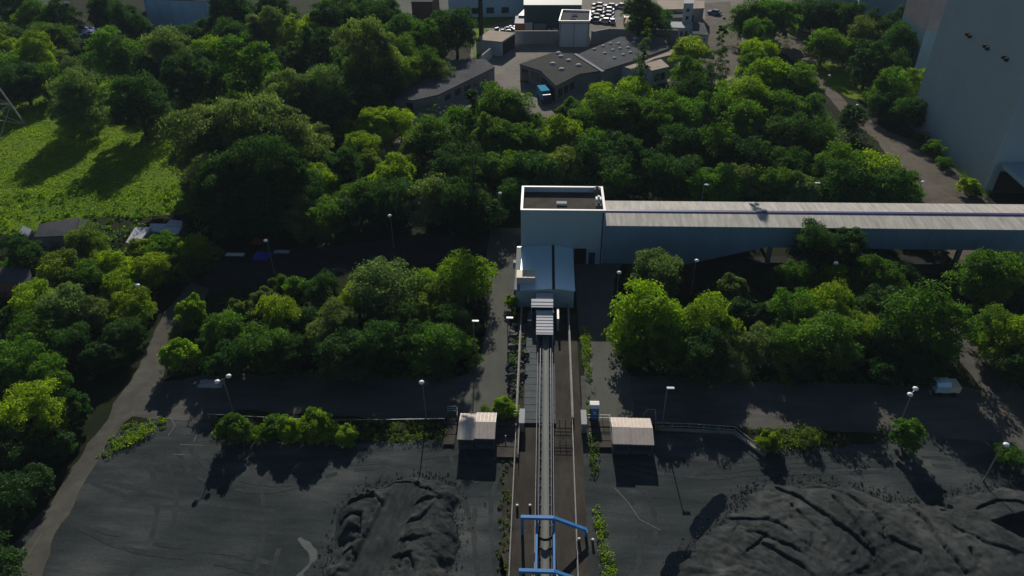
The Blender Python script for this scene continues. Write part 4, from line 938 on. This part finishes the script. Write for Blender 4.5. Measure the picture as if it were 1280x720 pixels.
COLS = {'y': ((.150, .240, .008), 'bright yellow-green'), 'g': ((.062, .138, .014), 'mid-green'), 'd': ((.026, .070, .018), 'dark green'), 's': ((.100, .155, .062), 'grey-green'), 'o': ((.085, .135, .020), 'olive green')}
STY = {'r': ('round', 'round'), 't': ('tall', 'tall'), 'w': ('willow', 'soft drooping'), 'b': ('bush', 'low bushy'), 'p': ('poplar', 'thin sparse')}
NT = 0
def plant(cx, cy, wpx, col, sty, label, group):
    global NT; NT += 1
    style = STY[sty][0]; z = 4.0
    for _ in range(6):
        x, y = P(cx, cy, z); wm = wpx*depth(x, y, z)/F
        cls = 's' if wm < 4.8 else ('m' if wm < 10.5 else 'l'); var = (NT*7) % (5 if style == 'round' and cls == 'm' else 3 if cls != 's' else 2)
        me, tm, ch, sz, bare = proto(style, cls, var); sc = wm/sz; z = (bare+ch*.6)*sc
    is_bush = sty == 'b' or wm < 3.5
    if len(label.split()) > 16: print('LONG', label)
    root = empty('bush' if is_bush else 'tree', (x, y, 0), label, 'bush' if is_bush else 'tree', group)
    rz = random.uniform(0, 6.28); root.rotation_euler = (0, 0, rz); zs = sc*random.uniform(.94, 1.08)
    root.scale = (sc*random.uniform(.9, 1.12), sc*random.uniform(.88, 1.12), zs*random.uniform(.88, 1.15))
    c = bpy.data.objects.new('crown', me); COL.objects.link(c); c.parent = root; c.location = (0, 0, bare)
    b = COLS[col][0]; j = random.uniform(.85, 1.18); c.color = (b[0]*j*random.uniform(.92, 1.1), b[1]*j, b[2]*j*random.uniform(.85, 1.25), 1)
    t = bpy.data.objects.new('trunk', tm); COL.objects.link(t); t.parent = root
ROWS = [
 ('along the top left corner belt', 'trees in the top left belt', [(2, 38, 26, 'y', 'r'), (22, 8, 36, 'd', 'r'), (45, 22, 46, 'g', 'r'), (75, 14, 40, 'd', 't'), (130, 10, 40, 'd', 'r'), (160, 22, 40, 'd', 'r'), (240, 46, 30, 'd', 'r'), (268, 32, 36, 'd', 'r')]),
 ('left of the deep blue tarpaulin', 'trees left of the tarpaulin', [(6, 62, 34, 'y', 'r'), (22, 45, 40, 'd', 'r'), (41, 64, 46, 'y', 'r'), (50, 47, 34, 's', 'r'), (64, 42, 42, 'g', 'r'), (70, 72, 30, 's', 'b'), (6, 84, 40, 'g', 'r'), (84, 82, 24, 'd', 'b')]),
 ('along the far meadow edge', 'trees along the far edge of the meadow', [(24, 92, 50, 'd', 'r'), (52, 98, 40, 'g', 'r'), (92, 112, 60, 's', 'w'), (118, 92, 30, 'd', 'b'), (143, 60, 56, 'g', 't'), (168, 120, 66, 'd', 'r'), (166, 72, 34, 's', 't'), (184, 92, 36, 'd', 'r'), (205, 58, 56, 's', 'w'), (228, 88, 50, 'd', 'r'), (258, 68, 38, 'y', 'r'), (262, 95, 44, 'd', 't')]),
 ('in the tall upper left wood', 'tall trees of the upper left wood', [(312, 84, 66, 'g', 't'), (290, 45, 44, 'd', 'r'), (290, 14, 50, 'd', 'r'), (332, 34, 44, 's', 'w'), (340, 8, 44, 'd', 'r'), (377, 34, 46, 'y', 't'), (357, 70, 44, 'd', 't'), (395, 60, 44, 'd', 't'), (425, 18, 46, 'g', 'w'), (408, 34, 36, 'd', 't'), (452, 8, 44, 's', 'w'), (480, 16, 50, 'd', 'r'), (398, 90, 40, 'd', 'r')]),
 ('left of the long diagonal shed', 'trees left of the long shed', [(460, 68, 66, 's', 'w'), (505, 36, 54, 'g', 'r'), (495, 60, 48, 'g', 'r'), (505, 84, 48, 'y', 'r'), (440, 95, 40, 'g', 'r'), (532, 72, 44, 'g', 'r'), (532, 48, 38, 'g', 't'), (480, 98, 50, 'd', 'r'), (455, 118, 50, 'd', 'r'), (427, 90, 30, 'd', 't'), (530, 94, 20, 'd', 'b')]),
 ('beside the brick building at the top', 'trees by the brick building', [(570, 32, 52, 'd', 'r'), (545, 66, 28, 'g', 'r'), (550, 20, 24, 'd', 'r')]),
 ('below the tall upper left wood', 'trees below the upper left wood', [(355, 112, 62, 's', 'w'), (400, 112, 54, 's', 'w'), (430, 135, 40, 'd', 'r'), (425, 152, 34, 'y', 'r'), (470, 150, 40, 'y', 'r'), (500, 152, 32, 'y', 'r'), (450, 176, 40, 'y', 'r'), (405, 148, 40, 'd', 'r'), (460, 132, 38, 'd', 'r'), (375, 140, 44, 'd', 'r')]),
 ('in the clump right of the meadow', 'the great clump right of the meadow', [(258, 168, 76, 's', 'w'), (300, 160, 84, 's', 'w'), (345, 168, 80, 's', 'w'), (262, 208, 72, 's', 'w'), (305, 210, 90, 'd', 'w'), (350, 215, 76, 'd', 'w'), (383, 172, 50, 's', 'w'), (385, 200, 40, 'd', 'w'), (285, 240, 70, 'd', 'w'), (335, 250, 60, 'd', 'r')]),
 ('between the clump and the tower', 'trees left of and behind the box tower', [(394, 222, 46, 'y', 'r'), (372, 262, 46, 's', 'r'), (405, 270, 46, 'g', 'r'), (448, 240, 46, 'g', 'r'), (425, 205, 44, 'd', 'r'), (490, 215, 44, 'y', 'r'), (460, 198, 34, 'o', 'r'), (465, 250, 46, 'd', 'r'), (500, 245, 50, 'd', 'r'), (540, 240, 56, 's', 'r'), (575, 250, 54, 'd', 'r'), (602, 262, 44, 'd', 'r'), (430, 262, 40, 'd', 'r')]),
 ('in the middle wood left of the tower', 'middle wood left of the tower', [(508, 204, 30, 'y', 'r'), (540, 160, 56, 'g', 'r'), (520, 180, 34, 'o', 'r'), (562, 205, 50, 'd', 't'), (578, 150, 46, 'g', 'r'), (590, 180, 50, 'd', 'p'), (598, 205, 40, 'd', 't'), (630, 132, 60, 'g', 'r'), (612, 165, 44, 'o', 't'), (640, 175, 54, 'g', 'r'), (625, 205, 50, 'g', 'r'), (655, 150, 44, 'g', 'r'), (640, 240, 40, 'd', 'r')]),
 ('in the wood behind the box tower', 'wood behind the tower', [(670, 178, 46, 'g', 'r'), (672, 210, 56, 'd', 'r'), (705, 208, 50, 's', 'r'), (702, 170, 50, 'y', 'r'), (735, 180, 50, 'g', 'r'), (745, 205, 54, 'd', 'r'), (730, 150, 44, 'g', 'r'), (778, 185, 60, 'd', 't'), (812, 205, 60, 'd', 'r'), (770, 222, 56, 'd', 'r'), (845, 215, 54, 'd', 'r'), (742, 230, 46, 'd', 'b')]),
 ('below the skylight halls', 'trees below the skylight halls', [(716, 136, 36, 'g', 't'), (752, 118, 42, 'y', 'r'), (790, 116, 42, 'y', 'r'), (772, 135, 60, 'g', 'r'), (803, 70, 26, 'o', 'p'), (802, 96, 18, 'd', 'p'), (818, 118, 16, 'd', 'p'), (820, 140, 56, 'g', 'r'), (864, 56, 38, 'y', 'r'), (860, 86, 36, 'g', 'r'), (868, 112, 44, 'd', 'r'), (844, 122, 36, 'g', 'r'), (808, 14, 52, 'd', 'r')]),
 ('left of the tan road', 'trees left of the tan road', [(905, 80, 20, 'd', 'p'), (888, 110, 36, 'd', 'p'), (858, 146, 50, 'g', 'r'), (895, 138, 50, 'g', 'r'), (855, 178, 54, 'd', 'r'), (895, 175, 56, 'g', 'r'), (928, 118, 56, 'y', 'r'), (935, 150, 56, 'g', 'r'), (935, 190, 56, 'd', 'r')]),
 ('right of the tan road', 'trees right of the tan road', [(940, 88, 30, 'g', 't'), (950, 72, 40, 'y', 'r'), (962, 62, 30, 'd', 'r'), (962, 96, 50, 'y', 'r'), (975, 128, 54, 'g', 'r'), (1000, 100, 50, 'g', 'r'), (1005, 132, 54, 'g', 'r'), (1004, 120, 34, 'd', 'r'), (1022, 158, 36, 'g', 'r'), (970, 165, 50, 'd', 'r'), (1008, 172, 54, 'd', 'r')]),
 ('along the back of the gallery', 'trees along the back of the gallery', [(842, 241, 18, 'y', 't'), (858, 238, 22, 'y', 't'), (893, 222, 54, 'g', 'r'), (925, 226, 36, 's', 'r'), (945, 222, 36, 'y', 'r'), (968, 228, 40, 'g', 'r'), (998, 232, 42, 's', 'r'), (1020, 212, 44, 'g', 'r'), (1050, 200, 54, 'g', 'r'), (1062, 230, 54, 'd', 'r'), (1092, 212, 52, 'y', 'r'), (1122, 222, 56, 'g', 'r'), (985, 202, 50, 'd', 'r'), (1140, 234, 24, 's', 'b')]),
 ('by the top right lawn strip', 'trees by the top right lawn', [(945, 14, 52, 'g', 'r'), (972, 20, 46, 'g', 'r'), (950, 42, 36, 'g', 'r'), (1004, 10, 34, 'd', 'r'), (1032, 50, 40, 'g', 'r'), (1012, 60, 14, 'y', 'b'), (1030, 12, 44, 'd', 'r'), (1058, 56, 34, 'y', 'r'), (1065, 22, 40, 'd', 'r'), (1078, 40, 40, 's', 't'), (1088, 72, 44, 'd', 't')]),
 ('at the foot of the tower block', 'trees at the foot of the tower block', [(1100, 30, 46, 'd', 't'), (1128, 50, 46, 'd', 't'), (1118, 84, 36, 'd', 'r'), (1140, 20, 36, 'd', 't'), (1114, 108, 40, 'g', 'r'), (1104, 128, 28, 'd', 'r'), (1128, 106, 36, 'y', 'r'), (1148, 98, 34, 'y', 't'), (1066, 146, 26, 'd', 't'), (1140, 135, 38, 'd', 'r')]),
 ('against the tower block wall', 'shrubs against the tower block wall', [(1152, 170, 20, 'd', 'b'), (1168, 184, 22, 'g', 'b'), (1182, 200, 18, 'g', 'b'), (1212, 230, 20, 'y', 'r'), (1222, 240, 14, 'g', 'b')]),
 ('in front of the gallery', 'trees in front of the gallery', [(1016, 306, 50, 'd', 't'), (1054, 303, 58, 'd', 't'), (820, 332, 60, 's', 'r'), (918, 358, 36, 's', 'r'), (998, 340, 44, 'g', 'r'), (1045, 345, 40, 'y', 'r'), (1095, 345, 54, 'g', 'r'), (1125, 335, 40, 'd', 'r'), (962, 350, 24, 'd', 'r')]),
 ('in the block right of the conveyor', 'right block of trees', [(812, 392, 84, 'y', 'r'), (845, 425, 60, 'g', 'r'), (885, 400, 62, 'y', 'r'), (795, 440, 34, 'g', 'r'), (880, 440, 60, 'd', 'r'), (925, 385, 36, 'd', 'r'), (948, 425, 50, 's', 'r'), (920, 455, 46, 's', 'b'), (965, 385, 40, 'd', 'r'), (995, 385, 60, 'g', 'r'), (1040, 375, 60, 'y', 'r')]),
 ('just left of the brown track', 'trees left of the brown track', [(1030, 420, 76, 'g', 'r'), (1075, 405, 56, 'y', 'r'), (985, 430, 54, 'g', 'r'), (1105, 380, 60, 'd', 'r'), (1120, 425, 54, 'd', 'r'), (1160, 395, 84, 'g', 'r'), (1000, 460, 40, 'd', 'b'), (1060, 452, 44, 'd', 'b'), (1110, 462, 44, 'd', 'b'), (1160, 450, 50, 'd', 'r'), (985, 472, 20, 'y', 'b')]),
 ('right of the brown track', 'trees at the right edge', [(1235, 345, 64, 'g', 'r'), (1272, 340, 50, 'g', 'r'), (1240, 408, 54, 'g', 'r'), (1268, 415, 60, 'y', 'r'), (1290, 380, 50, 'd', 'r'), (1275, 450, 50, 'd', 'r'), (1190, 330, 20, 'd', 'b')]),
 ('by the road left of the conveyor', 'left block of trees', [(475, 345, 84, 's', 'r'), (446, 372, 44, 'y', 'r'), (580, 335, 64, 'y', 'r'), (530, 352, 40, 'y', 'r'), (555, 365, 50, 'o', 'r'), (518, 382, 44, 'y', 'r'), (500, 400, 50, 'd', 'r'), (545, 420, 64, 'g', 'r'), (510, 425, 50, 'd', 'r'), (576, 430, 34, 'y', 'r'), (590, 448, 24, 'g', 'b'), (550, 452, 44, 'd', 'b'), (570, 395, 46, 'd', 'r')]),
 ('in the middle of the left block', 'middle of the left block', [(348, 392, 54, 'y', 'r'), (328, 425, 66, 'g', 'r'), (360, 440, 46, 'd', 'r'), (405, 365, 40, 'd', 'r'), (420, 400, 54, 's', 'w'), (430, 440, 60, 'd', 'r'), (400, 425, 44, 's', 'r'), (470, 430, 60, 'd', 'r'), (380, 398, 44, 'd', 'r'), (372, 362, 36, 'g', 'r'), (350, 355, 28, 'g', 'r'), (330, 372, 34, 's', 'r'), (412, 455, 28, 'g', 'b'), (480, 452, 40, 'd', 'b')]),
 ('at the left block\'s left end', 'left end of the left block', [(222, 440, 42, 'y', 'r'), (240, 388, 36, 'y', 'r'), (278, 412, 50, 'g', 'r'), (300, 390, 36, 'o', 'r'), (245, 450, 34, 'o', 'b'), (285, 445, 50, 'd', 'r'), (218, 415, 20, 'g', 'b'), (258, 425, 30, 'd', 'r')]),
 ('below the shacks', 'trees below the shacks', [(108, 308, 46, 'o', 'w'), (75, 338, 54, 'o', 'r'), (112, 345, 50, 'g', 'r'), (142, 330, 46, 'y', 'r'), (150, 358, 44, 'y', 'r'), (185, 335, 50, 'y', 'r'), (178, 308, 34, 'y', 'r'), (210, 312, 44, 'g', 'r'), (245, 312, 42, 'y', 'r'), (232, 330, 36, 'o', 'r'), (120, 296, 20, 'g', 'b')]),
 ('in the left wood, upper part', 'left wood, upper part', [(40, 378, 56, 'y', 'r'), (82, 380, 54, 's', 'r'), (115, 390, 44, 's', 'r'), (128, 395, 34, 'y', 'r'), (165, 380, 50, 'y', 'r'), (42, 408, 54, 'g', 'r'), (85, 425, 50, 'd', 'r'), (10, 400, 40, 'd', 'r'), (30, 320, 44, 'd', 'r'), (8, 330, 30, 'g', 'b'), (150, 415, 46, 'd', 'r'), (120, 440, 44, 'd', 'r'), (18, 300, 34, 'd', 'b')]),
 ('in the left wood, lower part', 'left wood, lower part', [(20, 455, 64, 'g', 'r'), (60, 470, 56, 'g', 'r'), (30, 510, 84, 'y', 'r'), (68, 520, 40, 'y', 'r'), (8, 560, 66, 'd', 'r'), (72, 552, 40, 'd', 'r'), (90, 508, 44, 'd', 'r'), (40, 596, 44, 'd', 'r'), (-12, 620, 80, 'd', 'r'), (-40, 700, 90, 'd', 'r'), (22, 605, 40, 'd', 'b'), (-40, 540, 80, 'g', 'r'), (140, 440, 36, 'd', 'r')]),
 ('in the strip above the coal yard', 'bushes of the planted strip', [(290, 533, 42, 'g', 'r'), (342, 530, 34, 'g', 'r'), (362, 536, 30, 'y', 'r'), (396, 529, 36, 'y', 'r'), (412, 538, 30, 'y', 'b'), (433, 540, 24, 'y', 'r'), (318, 540, 26, 'y', 'b'), (380, 542, 30, 'o', 'b')]),
 ('beside the two cabins', 'bushes near the cabins', [(630, 506, 28, 'y', 'r'), (608, 512, 18, 'y', 'b'), (963, 548, 30, 'y', 'r'), (1135, 542, 34, 'g', 't'), (1262, 566, 34, 'g', 'b'), (640, 376, 18, 'y', 'r'), (1010, 545, 26, 'o', 'b'), (645, 395, 14, 'g', 'b')]),
]
for phrase, grp, items in ROWS:
    items = sorted(items, key=lambda t: t[0])
    for i, (cx, cy, wpx, c, s) in enumerate(items):
        kindw = 'bush' if s == 'b' else 'tree'
        plant(cx, cy, wpx*(1.16 if cy < 300 else 1.04), c, s, f'{COLS[c][1]} {STY[s][1]} {kindw}, {ORD[i]} from left {phrase}'.replace('bright yellow-green', 'bright lime') + '', grp)

# undergrowth, weeds and meadow grass: uncountable ground cover
def scatter(name, px, dens, hgt, size, col, seed, per=14, clr=.5, flat=.2, droop=0, world=None):
    r = np.random.default_rng(seed); poly = world or [P(*p) for p in px]; xs = [p[0] for p in poly]; ys = [p[1] for p in poly]
    area = (max(xs)-min(xs))*(max(ys)-min(ys)); n = int(area*dens); X = r.uniform(min(xs), max(xs), n); Y = r.uniform(min(ys), max(ys), n)
    k = inpoly(X, Y, poly); X = X[k]; Y = Y[k]
    nn = np.array([noise.noise(Vector((x*.12, y*.12, seed))) for x, y in zip(X, Y)])
    k = nn > r.uniform(-.6, .35, len(X)); X = X[k]; Y = Y[k]; nn = nn[k]
    h = hgt*r.uniform(.3, 1.1, len(X))*(1+nn)
    V, t = leaves(np.stack([X, Y, h*.45], 1), h*.55+clr*.3, np.clip(.5+nn*.7, 0, 1), per, size, flat=flat, droop=droop, seed=seed)
    V[:, 2] = np.maximum(V[:, 2], .03)
    me = leaf_mesh(name, V, t); o = bpy.data.objects.new(name, me); COL.objects.link(o); o.color = (*col, 1); tag(o, kind='stuff'); return o
CD = COLS['d'][0]; CG = COLS['g'][0]; CY = COLS['y'][0]; CO = COLS['o'][0]
def und(px, dens=.16, seed=1, col=CD, lb='dark undergrowth under the trees', h=1.6):
    tag(scatter('undergrowth', px, dens, h, .42, col, seed), lb, 'undergrowth')
und([(262, 100), (480, 100), (600, 160), (700, 160), (850, 110), (1000, 140), (1100, 190), (1150, 245), (770, 248), (640, 235), (620, 282), (480, 292), (300, 268), (262, 235)], .3, 1, CG, lb='shrub layer of the wood behind the tower', h=3.2)
und([(220, 400), (300, 368), (480, 345), (598, 345), (604, 400), (596, 440), (575, 465), (250, 465), (210, 455)], .3, 2, lb='dark undergrowth of the block left of the left road')
und([(-60, 300), (150, 305), (235, 335), (200, 385), (150, 460), (60, 600), (-40, 720), (-150, 720)], .3, 3, lb='dark undergrowth of the wood at the left edge')
und([(775, 350), (900, 345), (1180, 350), (1185, 420), (1210, 478), (980, 474), (795, 466), (775, 430)], .3, 4, lb='dark undergrowth of the block right of the conveyor')
und([(1215, 345), (1330, 345), (1400, 560), (1290, 490), (1225, 420)], .3, 5, lb='dark undergrowth beyond the brown track at the right')
und([(104, 276), (150, 268), (262, 262), (262, 300), (235, 300), (190, 296), (150, 308), (104, 300)], .9, 14, CG, lb='low bramble among the shacks', h=1.7)
und([(-60, 30), (300, 24), (560, 20), (600, 60), (500, 110), (262, 95), (180, 92), (30, 118), (-60, 130)], .16, 6, CG, lb='shrub layer of the upper left wood', h=3.2)
und([(930, 30), (1180, 20), (1150, 140), (1100, 140), (1110, 118), (1070, 88), (1020, 70), (940, 70)], .10, 8, lb='dark undergrowth by the tower block', h=1.8)
tag(scatter('meadow_grass', [(-60, 300), (-60, 140), (30, 120), (140, 95), (300, 92), (300, 180), (275, 235), (275, 262), (170, 272), (110, 270), (40, 290)], 6.5, .22, .22, (.17, .27, .008), 11, per=5, flat=.8), 'sunlit rough yellow-green grass of the meadow', 'grass')
tag(scatter('meadow_grass', [(-60, 300), (-60, 240), (100, 240), (262, 228), (262, 268), (170, 276), (110, 276), (40, 292)], .8, .9, .34, (.09, .16, .008), 12, per=14), 'taller weeds along the lower edge of the meadow', 'grass')
W = [([(122, 572), (135, 548), (160, 532), (208, 520), (214, 530), (180, 548), (135, 572)], CY, 'weedy green island between dirt road and coal yard', 3, .55),
 ([(262, 524), (330, 528), (460, 526), (556, 526), (556, 550), (470, 553), (330, 552), (266, 548)], CO, 'weeds filling the strip left of the left cabin', 2.4, .6),
 ([(925, 536), (1032, 536), (1032, 556), (975, 566), (950, 562)], CO, 'weeds on the strip right of the long railing', 2.6, .6),
 ([(820, 530), (925, 535), (925, 541), (820, 538)], CG, 'thin grass under the long railing', 2.5, .35),
 ([(1236, 552), (1290, 560), (1300, 590), (1262, 575)], CG, 'green weeds at the right edge of the yard', 2.6, .5),
 ([(1095, 538), (1160, 545), (1150, 556), (1100, 552)], CG, 'weeds below the lone bush on the right road', 1.6, .4),
 ([(727, 412), (733, 412), (745, 520), (735, 520)], CY, 'bright weeds along the right lane wall', 5, .7),
 ([(641, 420), (656, 420), (648, 530), (634, 530)], CG, 'weeds along the left lane wall', 1.8, .5),
 ([(741, 632), (750, 632), (772, 725), (755, 725)], CY, 'tufts of weed beside the right kerb', 2.2, .5),
 ([(628, 560), (642, 560), (636, 725), (618, 725)], CO, 'sparse weeds along the left edge of the conveyor lane', 1.5, .3),
 ([(735, 545), (748, 545), (746, 600), (738, 600)], CO, 'dry weeds at the foot of the right walkway', 2.5, .5),
 ([(596, 452), (606, 440), (590, 470), (560, 478), (330, 472), (330, 466), (560, 468)], CG, 'weed fringe below the left block of trees', 1.2, .5),
 ([(764, 380), (772, 380), (774, 440), (790, 470), (784, 474), (768, 445)], CO, 'weed fringe left of the brightest tree', 3, .6),
 ([(1155, 170), (1170, 172), (1240, 245), (1225, 250)], CG, 'weeds at the foot of the tower block wall', 1.2, .7),
 ([(790, 466), (980, 472), (1210, 480), (1210, 486), (980, 480), (792, 474)], CG, 'weed fringe below the right block of trees', 1.2, .5)]
for i, (px, c, lb, dn, hh) in enumerate(W):
    tag(scatter('weeds', px, dn*3, hh*1.1, .17, tuple(v*.95 for v in c), 30+i, per=18, clr=.3), lb, 'weeds')
# loose coal lumps spilled round the heaps
def lumps(px, n, label, seed):
    r = random.Random(seed); pl = [P(*p) for p in px]; m = MB()
    for _ in range(n):
        k = r.randrange(len(pl)-1); t = r.random(); x = pl[k][0]*(1-t)+pl[k+1][0]*t+r.gauss(0, .7); y = pl[k][1]*(1-t)+pl[k+1][1]*t+r.gauss(0, .7)
        s = .04+.14*r.random()**3; q = [Vector((r.uniform(-1, 1), r.uniform(-1, 1), r.uniform(-.5, 1)))*s for _ in range(5)]
        m.add([(x+p.x, y+p.y, max(.0, .02+p.z+s*.4)) for p in q], [(0, 1, 2), (0, 2, 3), (0, 3, 4), (1, 2, 4), (2, 3, 4), (0, 1, 4)])
    m.build('coal_lumps', M['coal'], kind='stuff', label=label, cat='coal lumps')
lumps([(405, 740), (418, 690), (425, 650), (440, 628), (462, 612), (495, 603), (530, 598), (558, 603), (570, 622), (568, 655), (570, 680), (558, 720)], 1500, 'loose coal lumps spilled round the left heap', 21)
lumps([(830, 745), (855, 700), (885, 668), (915, 640), (930, 618), (962, 606), (1010, 604), (1060, 608), (1100, 622), (1150, 630), (1200, 618), (1260, 610), (1330, 600)], 2600, 'loose coal lumps spilled round the right heap', 22)
# scrap in the far yard, by colour
for k_, (cx, cy, mt, lb) in enumerate(((694, 40, 'tin', 'pale scrap metal piled between grey container and cube office'), (640, 40, 'navy', 'dark scrap piled behind the tan open shed'), (845, 40, 'cabin_roof', 'light rubble and pallets below the stair tower'), (832, 41, 'orange', 'rusty orange scrap left of the pale rubble'), (800, 38, 'wall_white', 'white bags stacked under the big round tree'), (857, 38, 'steel', 'dark scrap behind the wall at the road side'))):
    r = random.Random(k_); m = MB(); x, y = P(cx, cy)
    for _ in range(34):
        m.rbox(x+r.gauss(0, 1.6), y+r.gauss(0, 1.6), r.uniform(.3, 1.6), r.uniform(.2, .8), 0.02, r.uniform(.2, 1.5), r.uniform(0, 3))
    m.build('scrap', M[mt], kind='stuff', label=lb, cat='scrap')
# thin blue summer air
hz = MB().box(-880, 880, -60, 900, -1, 72).build('haze', None, kind='stuff', label='thin bluish air over the whole site')
hm = bpy.data.materials.new('haze'); hm.use_nodes = True; t_ = hm.node_tree; t_.nodes.remove(t_.nodes['Principled BSDF'])
pv = t_.nodes.new('ShaderNodeVolumePrincipled'); pv.inputs['Color'].default_value = (.62, .80, 1, 1); pv.inputs['Density'].default_value = .00011
t_.links.new(pv.outputs[0], t_.nodes['Material Output'].inputs['Volume']); hz.data.materials.clear(); hz.data.materials.append(hm)
# rubble by the lane
m = MB(); r = random.Random(3); poly = [P(*p) for p in [(640, 405), (659, 405), (657, 470), (640, 500), (634, 470)]]; PX = [p[0] for p in poly]; PY = [p[1] for p in poly]
for _ in range(900):
    x = r.uniform(min(PX), max(PX)); y = r.uniform(min(PY), max(PY))
    if not inpoly(np.array([x]), np.array([y]), poly)[0]: continue
    s = r.uniform(.08, .4)*(1 if r.random() < .85 else 1.8); pts = [Vector((r.uniform(-1, 1), r.uniform(-1, 1), r.uniform(-.6, .8)))*s for _ in range(6)]
    m.add([(x+p.x, y+p.y, max(0.0, p.z+s*.4)) for p in pts], [(0, 1, 2), (0, 2, 3), (0, 3, 4), (0, 4, 5), (1, 2, 5), (2, 3, 5), (3, 4, 1), (1, 4, 5), (0, 1, 5)])
m.build('rubble', M['rubble'], kind='stuff', label='pile of grey broken rubble beside the left lane wall', cat='rubble')
print('trees', NT, 'quads', sum(len(o.data.polygons) for o in COL.objects if o.type == 'MESH'))
